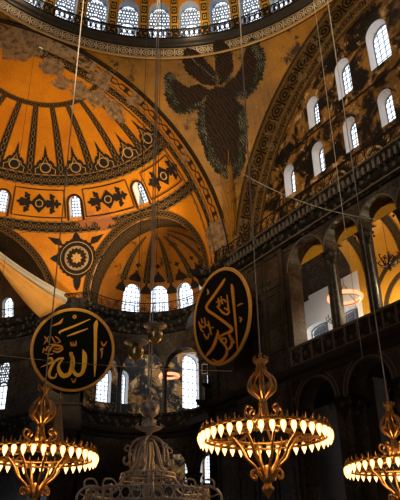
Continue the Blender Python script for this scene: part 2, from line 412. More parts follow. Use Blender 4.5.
# ring cornice, railing and friezes
ring = [(cos(rad(a)), -sin(rad(a))) for a in range(0, 360, 3)]
def ringpath(r): return [(r * x, r * y) for x, y in ring]
bm = B(); sweep(bm, ringpath(15.55), [(0, 37.9), (.08, 37.92), (.1, 38.0), (.2, 38.05), (.22, 38.25), (.32, 38.4), (.36, 38.6), (.36, 38.7), (-.9, 38.75)], True)
struct('trim_dome_cornice', bm, M['stone'])
bm, uvl = uvb(); strip(bm, uvl, lambda t: (15.42 * cos(rad(t)), -15.42 * sin(rad(t)), 37.02), lambda t: (15.40 * cos(rad(t)), -15.40 * sin(rad(t)), 37.95), lin(0, 360, 120))
struct('trim_dome_frieze', bm, M['dome_frieze'])
bm, uvl = uvb(); strip(bm, uvl, lambda t: (15.44 * cos(rad(t)), -15.44 * sin(rad(t)), 36.86), lambda t: (15.40 * cos(rad(t)), -15.40 * sin(rad(t)), 37.0), lin(0, 360, 120))
struct('trim_dome_gold_line', bm, M['paint_gold'])
def railing(path_pts, h, mat, name, closed=False, step=.5, r=.03, mid=True):
    bm = B(); P = [V(p) for p in path_pts]
    for dz in (.06, h): tube(bm, [p + V((0, 0, dz)) for p in P], r * 1.4, 5, closed)
    pts = []; segs = list(zip(P, P[1:])) + ([(P[-1], P[0])] if closed else [])
    for a, b in segs:
        n = max(1, round((b - a).length / step)); pts += [a + (b - a) * k / n for k in range(n)]
    pts.append(P[0] if closed else P[-1])
    for i, p in enumerate(pts):
        tube(bm, [p, p + V((0, 0, h))], r, 4)
        if mid and i < len(pts) - 1:
            q_ = pts[i + 1]; m_ = (p + q_) / 2 + V((0, 0, h * .52)); d = (q_ - p) * .36
            tube(bm, [m_ + d * cos(t) + V((0, 0, h * .33 * sin(t))) for t in [k * pi / 4 for k in range(8)]], r * .8, 4, True)
    return struct(name, bm, mat)
railing([(15.22 * x, 15.22 * y, 38.75) for x, y in ring], .95, M['iron'], 'trim_dome_railing', True, .42, .045)

# ------------------------------------------------------------------ pendentives
RP = RA * sqrt(2)
pfn = sph_fn((0, 0, ZA), RP)
eltop = degrees(math.asin((ZR - ZA) / RP))
bm, uvl = uvb()
for q0 in (0, 90, 180, 270):
    def plo(u, q0=q0):
        a = rad(u); r = RA / max(abs(cos(a)), abs(sin(a))); return degrees(math.acos(min(1, r / RP))) if r < RP else 0.
    panel(bm, uvl, pfn, lin(q0, q0 + 90, 60), plo, eltop, (), .3, 4, uk=.38, vk=.38, back=False)
struct('ceiling_pendentives', bm, M['gold_old'])

# generic painted shapes laid on a spherical surface
def decal(bm, fn, az, el, R, poly, off, sub=.6):
    """poly: list of (x, y) metres around az, el (x to the right seen from inside = towards larger azimuth)"""
    cx = sum(p[0] for p in poly) / len(poly); cy = sum(p[1] for p in poly) / len(poly)
    def P(x, y):
        e = el + degrees(y / R); return fn(az + degrees(x / R) / max(.15, cos(rad(e))), e, off)
    n = len(poly)
    K = 3
    for i in range(n):
        a, b = poly[i], poly[(i + 1) % n]
        for k in range(K):
            s0, s1 = k / K, (k + 1) / K
            f = lambda p, s_: P(cx + (p[0] - cx) * s_, cy + (p[1] - cy) * s_)
            if k == 0: ps = [f(a, s1), f(b, s1), P(cx, cy)]
            else: ps = [f(a, s0), f(a, s1), f(b, s1), f(b, s0)]
            bm.faces.new([bm.verts.new(p) for p in ps])

# the winged mosaic figure of the south-east pendentive
def wing(pts, n=5): return [(p.x, p.y) for p in crom([(x, y, 0) for x, y in pts] + [(pts[0][0], pts[0][1], 0)], n)[:-1]]
def feather_edge(pts, amp=.16):
    out = []
    cx = sum(p[0] for p in pts) / len(pts); cy = sum(p[1] for p in pts) / len(pts)
    for i, p in enumerate(pts):
        q_ = pts[(i + 1) % len(pts)]
        for t in (0, .2, .4, .6, .8):
            x, y = p[0] + (q_[0] - p[0]) * t, p[1] + (q_[1] - p[1]) * t; d = sqrt((x - cx) ** 2 + (y - cy) ** 2) + .01; k = random.uniform(-.5, 1) * amp
            out.append((x + (x - cx) / d * k, y + (y - cy) / d * k))
    return out
fig = thing('winged_mosaic_figure', 'large dark brown six-winged mosaic figure painted on the gold pendentive', 'mosaic', (0, 0, 0))
AZF, ELF = 45.2, 36.6
grey = [wing([(-.6, .3), (-2.0, -.9), (-3.5, -.8), (-4.0, .6), (-3.7, 2.0), (-3.1, 1.9), (-2.6, .9), (-1.6, .7)]),
        wing([(.8, .9), (1.9, 1.2), (2.6, 2.9), (3.2, 3.5), (3.9, 2.4), (3.6, .7), (2.2, -.5), (.9, -.1)]),
        wing([(-1.6, -.6), (-1.9, -2.8), (-.9, -5.6), (.7, -6.4), (1.6, -4.6), (1.9, -1.8), (1.3, -.4), (0, .3)])]
bm = B()
for p in grey: decal(bm, pfn, AZF, ELF, RP, feather_edge(p, .2), -.04)
obj('outer_feathers', bm, M['paint_grey'], fig)
brown = [wing([(-.5, .5), (-1.7, -.3), (-2.9, -.2), (-3.3, .8), (-3.15, 1.6), (-2.2, .95), (-1.4, 1.1)]),
         wing([(.6, .7), (1.8, 1.4), (2.5, 2.7), (3.0, 2.9), (3.2, 1.6), (2.4, .3), (1.0, .1)]),
         wing([(-1.1, -.4), (-1.2, -2.6), (-.5, -4.9), (.5, -5.3), (1.1, -3.8), (1.3, -1.4), (.8, .4), (-.4, .6)]),
         wing([(-.1, .8), (-1.3, 1.3), (-2.2, 2.4), (-2.0, 3.7), (-1.2, 3.6), (-.3, 2.4), (.1, 1.5)]),
         wing([(.2, .8), (.3, 2.0), (.2, 3.7), (.9, 4.0), (1.5, 2.9), (1.3, 1.6)])]
bm = B()
for p in brown: decal(bm, pfn, AZF, ELF, RP, feather_edge(p, .14), -.07)
obj('wings', bm, M['paint_brown'], fig)
bm = B()
for ln in ([(-1.9, 3.5), (-1.0, 2.4), (0, 1.3)], [(.4, 3.7), (.25, 2.5), (.1, 1.4)], [(-.25, 1.3), (.1, .95), (.45, 1.3)]):
    c_ = crom([(x, y, 0) for x, y in ln], 5); L_ = [(p.x - .09, p.y) for p in c_]; R_ = [(p.x + .09, p.y) for p in c_][::-1]
    for i in range(len(c_) - 1): decal(bm, pfn, AZF, ELF, RP, [L_[i], L_[i + 1], R_[-2 - i], R_[-1 - i]], -.10)
obj('quill_lines', bm, M['paint_grey'], fig)

# ------------------------------------------------------------------ great arches
def arch_pts(axis, r, t, depth, sgn=1):
    """point of a great arch ring; axis 'E','S','W','N'; t degrees from the right hand springing"""
    c_, s_ = cos(rad(t)), sin(rad(t)); k = RA + depth
    return {'E': (k, -r * c_, ZA + r * s_), 'S': (-r * c_, -k, ZA + r * s_), 'W': (-k, r * c_, ZA + r * s_), 'N': (r * c_, k, ZA + r * s_)}[axis]
T = lin(0, 180, 72)
def arch_strip(name, mat, ax, ra, da, rb, db, T_=T, um=1.):
    bm, uvl = uvb(); strip(bm, uvl, lambda t: arch_pts(ax, ra, t, da), lambda t: arch_pts(ax, rb, t, db), T_, um); return struct(name, bm, mat)
# east arch: dark outer border on the pendentive edge, orange scroll soffit, dark inner border
arch_strip('trim_east_arch_border', M['arch_dark'], 'E', 16.0, -.03, 15.28, -.03)
arch_strip('trim_east_arch_lip', M['paint_dark'], 'E', 15.28, -.03, 15.28, .15)
arch_strip('trim_east_arch_soffit', M['frieze_soffit'], 'E', 15.35, .12, 15.22, 1.25, T[:31])
arch_strip('trim_east_arch_soffit_worn', M['soffit_worn'], 'E', 15.35, .12, 15.22, 1.25, T[30:])
arch_strip('trim_east_arch_inner', M['frieze'], 'E', 15.2, 1.25, 14.95, 2.05)
arch_strip('trim_west_arch_soffit', M['gold'], 'W', 15.4, -.03, 15.0, 2.05)
# south arch: ornament border, scroll soffit down to the recessed tympanum
arch_strip('trim_south_arch_border', M['arch_dark'], 'S', 15.95, -.03, 15.2, -.03)
arch_strip('trim_south_arch_soffit', M['dull_scroll'], 'S', 15.2, -.03, 14.95, 1.15)
arch_strip('trim_south_arch_inner', M['dull_scroll'], 'S', 14.95, 1.08, 13.9, 1.06)
arch_strip('trim_south_arch_line', M['frieze'], 'S', 13.9, 1.06, 13.6, 1.06)
arch_strip('trim_north_arch_soffit', M['gold_old'], 'N', 15.4, -.03, 15.2, 1.15)

# ------------------------------------------------------------------ south tympanum
YT = -16.6
tym_fn = lambda u, v, d: (u, YT - d, v)
top = lambda u: max(22.4, ZA + sqrt(max(0, 15.6 ** 2 - u * u)))
low_x = [.68 + 3.05 * k for k in range(-4, 4)]; up_x = [6.75, 3.6, .4, -2.8, -6.0]
ops = [arch_op(x, .55, 25.75, 27.7) for x in low_x]
ops += [arch_op(6.75, .55, 29.7, 31.65), arch_op(3.6, .66, 30.05, 32.5), arch_op(.4, .86, 30.25, 32.9), arch_op(-2.8, .86, 30.25, 32.9), arch_op(-6.0, .66, 30.05, 32.5)]
bm, uvl = uvb(); panel(bm, uvl, tym_fn, lin(-15.5, 15.5, 62), 22.4, top, ops, .8, 3)
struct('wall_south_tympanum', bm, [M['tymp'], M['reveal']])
for x in low_x: window(tym_fn, x, .55, 25.75, 27.7, .7, 3, 6, bar=.03)
for x, w, s0, s1 in ((6.75, .55, 29.7, 31.65), (3.6, .66, 30.05, 32.5), (.4, .86, 30.25, 32.9), (-2.8, .86, 30.25, 32.9), (-6., .66, 30.05, 32.5)):
    window(tym_fn, x, w, s0, s1, .7, 4, 8, bar=.032)
# painted roundels and string lines low on the tympanum
bm = B()
for x in [2.2 + 3.05 * k for k in range(-3, 3)] + [8.3]:
    tube(bm, [(x + .75 * cos(t), YT + .02, 24.1 + .75 * sin(t)) for t in [k * pi / 10 for k in range(20)]], .09, 5, True)
    tube(bm, [(x + .4 * cos(t), YT + .02, 24.1 + .4 * sin(t)) for t in [k * pi / 6 for k in range(12)]], .06, 5, True)
struct('trim_tympanum_roundels', bm, M['plaster'])
bm = B()
for z in (25.2, 29.2): tube(bm, [(-12, YT + .01, z), (11.5 if z < 27 else 9.8, YT + .01, z)], .07, 4)
struct('trim_tympanum_lines', bm, M['paint_dark'])

# ------------------------------------------------------------------ main cornice z 21.3 .. 22.9
CEN = V((23.65, -12.4)); CR = 5.75; CU = V((.8926, .4506)); CN = V((.4506, -.8926))
def ex_pt(a, r=CR):            # a = 0 at the pier next to the apse, 180 at the main pier
    p = CEN + r * (CU * cos(rad(a)) + CN * sin(rad(a))); return (p.x, p.y)
AP = V((31.2, 0)); AR = 7.0
def ap_pt(a, r=AR): return (AP.x + r * sin(rad(a)), r * cos(rad(a)))       # a = 0 north end, 180 south end
south_line = [(-15.5, -15.5), (15.6, -15.5)]
p1a = ap_pt(180); 
path = [(18.3, -15.5)] + [ex_pt(180 - a) for a in range(0, 181, 9)] + [(30.3, -8.3)] + [ap_pt(180 - a) for a in range(0, 181, 9)]
full = [(-15.5, -15.5), (15.6, -15.5), (15.7, -15.3)] + path
left = lambda prof: [(-o, z) for o, z in prof]          # into the nave = left of travel
prof = [(0, 21.1), (.15, 21.15), (.15, 21.5), (.3, 21.7), (.35, 22.1), (.6, 22.35), (.7, 22.6), (.7, 22.8), (-1.3, 22.85)]
bm = B(); sweep(bm, full, left(prof)); struct('trim_main_cornice', bm, M['carved'])
bm = B(); tube(bm, [(-15.5, -14.78, 22.72), (15.6, -14.78, 22.72)], .06, 4); tube(bm, [(-15.5, -15.18, 21.3), (15.6, -15.18, 21.3)], .07, 4)
struct('trim_cornice_fillets', bm, M['stone_lt'])
# consoles along the south cornice
bm = B()
for k in range(78):
    x = -15.2 + k * .4; box(bm, x, x + .17, -15.0, -14.82, 22.0, 22.5)
struct('trim_cornice_consoles', bm, M['stone_lt'])
def thin_path(pts, z, o=.55):
    out = []
    for i, p in enumerate(pts):
        a = V(pts[max(0, i - 1)]); b = V(pts[min(len(pts) - 1, i + 1)]); t = (b - a).normalized(); out.append((p[0] - t.y * o, p[1] + t.x * o, z))
    return out
railing(thin_path(full, 22.85), .95, M['iron'], 'trim_cornice_railing', False, .7, .035, True)

# ------------------------------------------------------------------ south wall: gallery arcade and nave arcade
sfn = lambda u, v, d: (u, -15.5 - d, v)
gal_cols = [6.15, 3.25, .35, -2.55, -5.45]
ops = [arch_op(7.85, 1.69, 12.9, 19.3)] + [arch_op(c_ - 1.45, 1.44, 12.9, 19.35) for c_ in gal_cols] 
low_c = [8.1, 4.0, -.1, -4.2]
ops += [arch_op(c_, 1.5, 0.02, 10.5) for c_ in low_c]
bm, uvl = uvb(); panel(bm, uvl, sfn, lin(-15.5, 15.5, 20), 0, 21.3, ops, 1.1, 4)
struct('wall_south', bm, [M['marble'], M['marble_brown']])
# archivolts
bm = B()
for cx_, w_, zs in [(7.85, 1.69, 19.3)] + [(c_ - 1.45, 1.4, 19.35) for c_ in gal_cols] + [(c_, 1.5, 10.5) for c_ in low_c]:
    for dr, rr in (((.06, .05),) if zs > 15 else ((.12, .06), (.38, .05))):
        tube(bm, [(cx_ + (w_ + dr) * cos(t), -15.48, zs + (w_ + dr) * sin(t)) for t in [k * pi / 16 for k in range(17)]], rr, 5)
struct('trim_archivolts', bm, M['stone_lt'])
# gallery floor cornice, balustrade
prof2 = [(0, 12.1), (.12, 12.15), (.2, 12.4), (.42, 12.55), (.5, 12.8), (.5, 12.92), (-1.2, 12.93)]
bm = B(); sweep(bm, full, left(prof2)); struct('trim_gallery_cornice', bm, M['stone'])
def balustrade(name, x0, x1, y):
    bm = B(); box(bm, x0, x1, y - .06, y + .06, 12.93, 14.0)
    o = struct(name, bm, M['carved']); bm = B(); box(bm, x0 - .05, x1 + .05, y - .13, y + .13, 14.0, 14.14); box(bm, x0 - .05, x1 + .05, y - .1, y + .1, 12.93, 13.05)
    struct('handrail', bm, M['stone_lt'], o)
    bm = B()
    for k in range(int((x1 - x0) / .9) + 1):
        xx = x0 + (x1 - x0) * k / int((x1 - x0) / .9); box(bm, xx - .06, xx + .06, y - .09, y + .1, 12.93, 14.02)
    struct('post', bm, M['stone_lt'], o)
balustrade('trim_south_balustrade', -7, 9.55, -15.25)
prb = [(0, 12.95), (.12, 12.95), (.12, 13.9), (.25, 13.95), (.25, 14.15), (-.1, 14.15)]
bm = B(); sweep(bm, path, left(prb)); struct('trim_exedra_parapet', bm, M['carved'])
bm = B(); tube(bm, [(x, y, 14.1) for x, y in path], .07, 4); struct('trim_exedra_handrail', bm, M['stone_lt'])

def column(name, x, y, z0, z1, r, label, mshaft, grp, cap=1.0, sq=1.6):
    t = thing(name, label, 'column', (x, y, z0), 0, grp); H = z1 - z0
    bm = B(); box(bm, -r * 1.5, r * 1.5, -r * 1.5, r * 1.5, 0, r * .5)
    lathe(bm, [(r * 1.45, r * .5), (r * 1.5, r * .65), (r * 1.35, r * .8), (r * 1.2, r * .9), (r * 1.25, r * 1.05), (r * 1.05, r * 1.15)], 20)
    obj('base', bm, M['stone_lt'], t)
    bm = B(); lathe(bm, [(r * 1.02, r * 1.15), (r * 1.0, H * .3), (r * .9, H - cap - .1), (r * .98, H - cap - .08), (r * .98, H - cap)], 24)
    obj('shaft', bm, mshaft, t, smooth=True)
    bm = B(); n = 24
    prof_ = [(r * .92, H - cap), (r * 1.0, H - cap * .85), (r * 1.2, H - cap * .55), (r * 1.32, H - cap * .4), (r * 1.2, H - cap * .33), (r * 1.45, H - cap * .12)]
    lathe(bm, prof_, n, fn=lambda a, z: 1 + .05 * cos(8 * a) + (.12 * abs(sin(2 * a)) if z > H - cap * .4 else 0))
    box(bm, -r * sq, r * sq, -r * sq, r * sq, H - cap * .14, H)
    for s_ in (-1, 1):
        for k in (-1, 1):
            tube(bm, [(k * r * 1.25 + .18 * r * cos(t_), s_ * r * 1.3, H - cap * .35 + .18 * r * sin(t_)) for t_ in [q_ * pi / 4 for q_ in range(8)]], r * .12, 5, True)
    obj('capital', bm, M['carved'], t)
    return t
gl = ['dark marble gallery column immediately left of the glowing ring lamp', 'dark marble gallery column in front of the yellow vault', 'dark gallery column at the right edge of the picture']
for i, x in enumerate(gal_cols[:4]):
    column('gallery_column', x, -15.95, 12.93, 19.35, .29, gl[min(i, 2)] if i < 3 else 'dark gallery column beyond the right edge of the picture', M['marble_plain'], 'columns of the south gallery', .85, 1.35)
ll = ['tall dark marble column of the lower arcade behind the right chandelier', 'tall dark marble column of the lower arcade at the right edge']
for i, x in enumerate([6.05, 1.95]):
    column('nave_column', x, -16.0, 0, 10.5, .55, ll[i], M['marble_plain'], 'columns of the lower south arcade', 1.35, 1.0)

# gallery behind the south arcade: floor, back wall with windows, yellow vaults
YB = -21.6
bm = B(); box(bm, -12, 24, YB - .2, -16.6, 12.4, 12.9); struct('floor_south_gallery', bm, M['stone'])
bfn = lambda u, v, d: (u, YB - d, v)
gw = [17.6, 13.9, 10.9]
bm, uvl = uvb(); panel(bm, uvl, lambda u, v, d: (u, YB - d, v), lin(-16, 9.3, 8), 12.5, 24.5, (), .7, 4); struct('wall_south_gallery_west', bm, M['gold_vault'])
bm, uvl = uvb(); panel(bm, uvl, lambda u, v, d: (u, YB - d, v), lin(-16, 9.3, 8), 0, 12.5, (), .7, 4); struct('wall_south_aisle', bm, M['marble'])
bm, uvl = uvb()
for r_ in (2.9, 1.9): strip(bm, uvl, lambda t, r_=r_: (5.3 + r_ * cos(rad(t)), YB + .06, 16.6 + r_ * 1.2 * sin(rad(t))), lambda t, r_=r_: (5.3 + (r_ + .38) * cos(rad(t)), YB + .06, 16.6 + (r_ * 1.2 + .4) * sin(rad(t))), lin(-20, 200, 30))
struct('trim_gallery_painted_arches', bm, M['arch_dark'])
bm, uvl = uvb(); panel(bm, uvl, bfn, lin(9.3, 24, 6), 0, 24.5, [arch_op(x, 1.15, 15.2, 18.2, rise=.3) for x in gw], .7, 4)
struct('wall_south_gallery', bm, [M['white_wall'], M['reveal']])
for x in gw: window(bfn, x, 1.15, 15.2, 18.2, .5, 3, 6, rise=.3, bar=.035)
# two parallel barrel vault bays separated by painted ribs
def vault_fn(x0, w):
    def f(u, v, d): return (x0 + v, -19.1 + (2.6 + d) * cos(rad(u)), 20.0 + (3.1 + d) * sin(rad(u)))
    return f
bm, uvl = uvb(); panel(bm, uvl, vault_fn(0, 0), lin(0, 180, 24), -12, 9.8, (), .3, 4, back=False); struct('ceiling_south_gallery', bm, M['gold_vault'])
bm, uvl = uvb(); panel(bm, uvl, vault_fn(0, 0), lin(0, 180, 24), 9.8, 24, (), .3, 4, back=False); struct('ceiling_south_gallery_east', bm, M['marble_brown'])
bm, uvl = uvb()
for x in (14.8, 11.6, 8.4, 5.2, 2.0, -1.2):
    strip(bm, uvl, lambda t, x=x: (x - .35, -19.1 + 2.54 * cos(rad(t)), 20.0 + 3.04 * sin(rad(t))), lambda t, x=x: (x + .35, -19.1 + 2.54 * cos(rad(t)), 20.0 + 3.04 * sin(rad(t))), lin(0, 180, 24))
struct('trim_gallery_vault_ribs', bm, M['arch_dark'])
bm = B()
for x in (10, 6.8, 3.6, .4):
    for (ang, sc_) in ((60, 1.), (115, 1.)):
        fnv = lambda xx, aa: (x + xx, -19.1 + 2.52 * cos(rad(aa)), 20.0 + 3.0 * sin(rad(aa)))
        for k in range(9):
            b_ = k * 2 * pi / 9; c_ = [(.55 * cos(b_), .55 * sin(b_)), (.95 * cos(b_ + .25), .95 * sin(b_ + .25)), (.6 * cos(b_ + .5), .6 * sin(b_ + .5)), (.25 * cos(b_ + .2), .25 * sin(b_ + .2))]
            bm.faces.new([bm.verts.new(fnv(px * sc_, ang + py * 15 * sc_)) for px, py in c_])
struct('trim_gallery_vault_rosettes', bm, M['paint_dark'])
# aisle floor and inner aisle piers below
bm = B(); box(bm, 7.2, 8.4, -20.5, -19.3, 0, 12.4); struct('wall_aisle_pier', bm, M['stone_lt'])

# main south-east pier: face between the arcade and the exedra
bm, uvl = uvb()
pr = [(9.9, -15.5), (9.9, -15.32), (15.62, -15.32), (15.8, -15.6), (18.3, -15.4)]
for (a, b) in zip(pr, pr[1:]):
    L = (V(b) - V(a)).length
    n = max(1, round(L / 1.5))
    quad(bm, uvl, [(*a, 0), (*b, 0), (*b, 21.4), (*a, 21.4)], [(a[0], 0), (a[0] + L, 0), (a[0] + L, 21.4), (a[0], 21.4)])
struct('wall_main_pier', bm, M['marble_brown'])
# raised marble frames and a pilaster on the pier
bm = B()
for x in (10.2, 12.1, 14.0):
    for z0, z1 in ((14.4, 18.2), (18.7, 20.9), (3.2, 7.4), (7.9, 11.8)):
        tube(bm, [(x, -15.3, z0), (x + 1.5, -15.3, z0), (x + 1.5, -15.3, z1), (x, -15.3, z1)], .05, 4, True)
struct('trim_pier_frames', bm, M['stone'])

# ------------------------------------------------------------------ east semi-dome
SC = (17.5, 0, ZA); SR = 15.0
sfn2 = sph_fn(SC, SR)
ESP = 23.2
def in_ex(u, v, sgn=1):
    p = V(sfn2(u, v, 0)); q_ = V((p.x, p.y * sgn)) - CEN; s_ = q_.dot(CU)
    return abs(s_) < CR and p.z < ESP + sqrt(CR * CR - s_ * s_)
def in_ap(u, v):
    p = sfn2(u, v, 0); return abs(p[1]) < 7.2 and p[2] < 21.7 + sqrt(7.2 ** 2 - p[1] ** 2) and p[0] > 22
def topel(test, u):
    lo_, hi_ = 0., 0.
    if not test(u, 2.0 if test is in_ap else 6.5): return 0
    lo_, hi_ = 2., 45.
    if test is not in_ap: lo_ = 6.5
    for _ in range(30):
        m_ = (lo_ + hi_) / 2
        if test(u, m_): lo_ = m_
        else: hi_ = m_
    return lo_
def span(test, a, b):
    us = [u for u in lin(a, b, 400) if test(u, 6.5 if test is not in_ap else 2.)]; return us[0], us[-1]
ea, eb = span(in_ex, 20, 90); aa, ab = span(in_ap, -45, 45)
exn = lambda u, v: in_ex(-u, v)
ops = [(ea, eb, lambda u: -2, lambda u: topel(in_ex, min(max(u, ea + .01), eb - .01))), (-eb, -ea, lambda u: -2, lambda u: topel(in_ex, min(max(-u, ea + .01), eb - .01))),
       (aa, ab, lambda u: -2, lambda u: topel(in_ap, min(max(u, aa + .01), ab - .01)))]
SW = [-53, -23, 7, 37, 67]
ops += [arch_op(u, 2.4, 34.2, 39.2, rise=2.0) for u in SW]
SMAX = 89.5
bm, uvl = uvb(); panel(bm, uvl, sfn2, lin(-92, 92, 92), 4.5, SMAX, ops, 1.0, 3, uk=.26, vk=.26)
struct('ceiling_east_semi_dome', bm, [M['gold'], M['reveal']])
for u in SW: window(sfn2, u, 2.4, 34.2, 39.2, .85, 4, 7, rise=2.0, bar=.035)
# friezes
def sring(name, mat, e0, e1, a0=-92, a1=92, off=-.04):
    bm, uvl = uvb(); strip(bm, uvl, lambda t: sfn2(t, e0, off), lambda t: sfn2(t, e1, off), lin(a0, a1, 90)); return struct(name, bm, mat)
sring('trim_semi_dome_upper_frieze', M['frieze'], 44.6, 48.6)
sring('trim_semi_dome_lower_frieze', M['frieze'], 29.0, 33.0)
sring('trim_semi_dome_crown_ring', M['arch_plain'], 71.5, 73.3)
# thin line borders of the fields between the windows
bm = B()
for a, b in zip(SW, SW[1:] + [97]):
    a2, b2 = a + 4.3, min(b - 4.3, 89); pts = [sfn2(u, 34.2, -.05) for u in lin(a2, b2, 8)] + [sfn2(b2, e, -.05) for e in lin(34.2, 43.4, 4)[1:]] + [sfn2(u, 43.4, -.05) for u in lin(b2, a2, 8)[1:]] + [sfn2(a2, e, -.05) for e in lin(43.4, 34.2, 4)[1:-1]]
    tube(bm, pts, .05, 4, True)
for u in SW:
    w_ = 3.1; tube(bm, [sfn2(u - w_, 33.2, -.05), sfn2(u - w_, 39.2, -.05)] + [sfn2(u - w_ * cos(t), 39.2 + 2.6 * sin(t), -.05) for t in [k * pi / 8 for k in range(1, 8)]] + [sfn2(u + w_, 39.2, -.05), sfn2(u + w_, 33.2, -.05)], .09, 4)
struct('trim_semi_dome_field_borders', bm, M['paint_dark'])
# ribs
RIBA = [1 + 15.6 * k for k in range(-5, 6)]
for i, a in enumerate(RIBA):
    bm, uvl = uvb(); strip(bm, uvl, lambda t: sfn2(a - 2.0 - (t - 48) * .012, t, -.06), lambda t: sfn2(a + 2.0 + (t - 48) * .012, t, -.06), lin(48.4, 72, 16)); struct('trim_semi_dome_rib', bm, M['rib'])
# painted palmettes above the frieze, ornaments between windows, medallions
bm = B()
def disc_poly(r, n=28, k=0, amp=0): return [(r * (1 + amp * cos(k * t)) * cos(t), r * (1 + amp * cos(k * t)) * sin(t)) for t in [2 * pi * i / n for i in range(n)]]
def ogee(w, h): return [(-w, 0), (-w * 1.05, h * .3), (-w * .7, h * .42), (-w * .62, h * .62), (-w * .3, h * .7), (-w * .12, h * .9), (0, h * 1.15), (w * .12, h * .9), (w * .3, h * .7), (w * .62, h * .62), (w * .7, h * .42), (w * 1.05, h * .3), (w, 0)]
def palm(w, h, k=7):
    out = []; o = ogee(w, h)
    for p, q_ in zip(o, o[1:]):
        L = sqrt((q_[0] - p[0]) ** 2 + (q_[1] - p[1]) ** 2); n_ = max(1, int(L / .2)); nx_, ny_ = -(q_[1] - p[1]) / L, (q_[0] - p[0]) / L
        for i in range(n_):
            t = i / n_; out.append((p[0] + (q_[0] - p[0]) * t, p[1] + (q_[1] - p[1]) * t)); t = (i + .5) / n_; out.append((p[0] + (q_[0] - p[0]) * t + nx_ * .1, p[1] + (q_[1] - p[1]) * t + ny_ * .1))
    return out + [o[-1]]
for a in RIBA:
    decal(bm, sfn2, a + 7.8, 48.6, SR, palm(.98, 1.75), -.05)
    decal(bm, sfn2, a + 7.8, 48.8, SR, [(-.06, 1.7), (.06, 1.7), (.1, 2.0), (0, 2.5), (-.1, 2.0)], -.05)
for a, b in zip(SW, SW[1:] + [97]):
    m_ = (a + b) / 2
    decal(bm, sfn2, m_, 38.8, SR, [(0, .85), (.75, 0), (0, -.85), (-.75, 0)], -.05)
    for s_ in (-1, 1):
        decal(bm, sfn2, m_ + s_ * 5.1, 38.8, SR, disc_poly(.42, 40, 5, .28), -.05); decal(bm, sfn2, m_ + s_ * 7.4, 38.8, SR, disc_poly(.30, 40, 4, .3), -.05); decal(bm, sfn2, m_ + s_ * 5.3, 41.2, SR, disc_poly(.22, 24, 3, .3), -.05); decal(bm, sfn2, m_ + s_ * 5.3, 36.4, SR, disc_poly(.22, 24, 3, .3), -.05)
struct('trim_semi_dome_painted_ornaments', bm, M['paint_dark'])
bm = B()
for a in RIBA:
    for r_, y_ in ((.42, .52),):
        tube(bm, [V(sfn2(a + 7.8 + degrees(x_ / SR) / .62, 48.8 + degrees(y2 / SR), -.08)) for x_, y2 in ogee(.78, 1.3)], .03, 4)
        tube(bm, [V(sfn2(a + 7.8 + degrees(r_ * cos(t) / SR) / .62, 48.8 + degrees((y_ + r_ * sin(t)) / SR), -.08)) for t in [k * pi / 6 for k in range(12)]], .05, 4, True)
for a, b in zip(SW, SW[1:] + [97]):
    m_ = (a + b) / 2; tube(bm, [V(sfn2(m_ + degrees(.32 * cos(t) / SR) / .78, 38.8 + degrees(.32 * sin(t) / SR), -.08)) for t in [k * pi / 4 for k in range(8)]], .05, 4, True)
struct('trim_semi_dome_ornament_lines', bm, M['paint_gold'])
def disc_poly_(r, n=28, k=0, amp=0): return [(r * (1 + amp * cos(k * t)) * cos(t), r * (1 + amp * cos(k * t)) * sin(t)) for t in [2 * pi * i / n for i in range(n)]]
for az in (36.6, -34.6):
    t = thing('painted_medallion', 'round painted medallion on the gold spandrel %s' % ('above the face-on calligraphy disc' if az > 0 else 'on the north side of the apse'), 'medallion', (0, 0, 0), 0, None)
    bm = B(); decal(bm, sfn2, az, 20.6, SR, disc_poly(1.72, 48, 24, .03), -.05)
    for k in range(4):
        b_ = k * pi / 2
        decal(bm, sfn2, az, 20.6, SR, [(1.6 * cos(b_ - .3), 1.6 * sin(b_ - .3)), (2.1 * cos(b_ - .1), 2.1 * sin(b_ - .1)), (2.35 * cos(b_), 2.35 * sin(b_)), (2.1 * cos(b_ + .1), 2.1 * sin(b_ + .1)), (1.6 * cos(b_ + .3), 1.6 * sin(b_ + .3))], -.05)
    obj('dark_ring', bm, M['paint_dark'], t)
    bm = B(); decal(bm, sfn2, az, 20.6, SR, disc_poly(1.46), -.08); obj('gold_ring', bm, M['paint_gold'], t)
    bm = B(); decal(bm, sfn2, az, 20.6, SR, disc_poly(1.40), -.10); obj('dark_band', bm, M['paint_dark'], t)
    bm = B(); decal(bm, sfn2, az, 20.6, SR, disc_poly(1.08), -.12); obj('pale_disc', bm, M['plaster'], t)
    bm = B()
    for q_ in range(16): decal(bm, sfn2, az + degrees(1.08 * cos(q_ * pi / 8) / SR) / .94, 20.6 + degrees(1.08 * sin(q_ * pi / 8) / SR), SR, disc_poly(.07, 8), -.12)
    bm.free()
    bm = B(); decal(bm, sfn2, az, 20.6, SR, disc_poly(.86, 96, 16, .08), -.14); obj('dark_star', bm, M['paint_brown'], t)
    bm = B(); decal(bm, sfn2, az, 20.6, SR, disc_poly(.42, 32, 8, .2), -.16); obj('centre', bm, M['paint_gold'], t)
# palmette sprays beside the medallions
bm = B()
for sx in (-1, 1):
    decal(bm, sfn2, 36.6, 20.6, SR, [(sx * 1.2, 1.1), (sx * 1.9, 1.25), (sx * 2.5, 1.9), (sx * 1.9, 1.8), (sx * 1.4, 1.75)], -.05)
decal(bm, sfn2, 36.6, 20.6, SR, [(-.35, -1.9), (.35, -1.9), (.25, -2.5), (0, -2.9), (-.25, -2.5)], -.05)
struct('trim_spandrel_sprays', bm, M['paint_dark'])
# flaked plaster patches (where the paint is lost)
def blotch(n, rx, ry, seed):
    rd = random.Random(seed); return [((rx * (1 + rd.uniform(-.35, .35))) * cos(2 * pi * i / n), (ry * (1 + rd.uniform(-.35, .35))) * sin(2 * pi * i / n)) for i in range(n)]
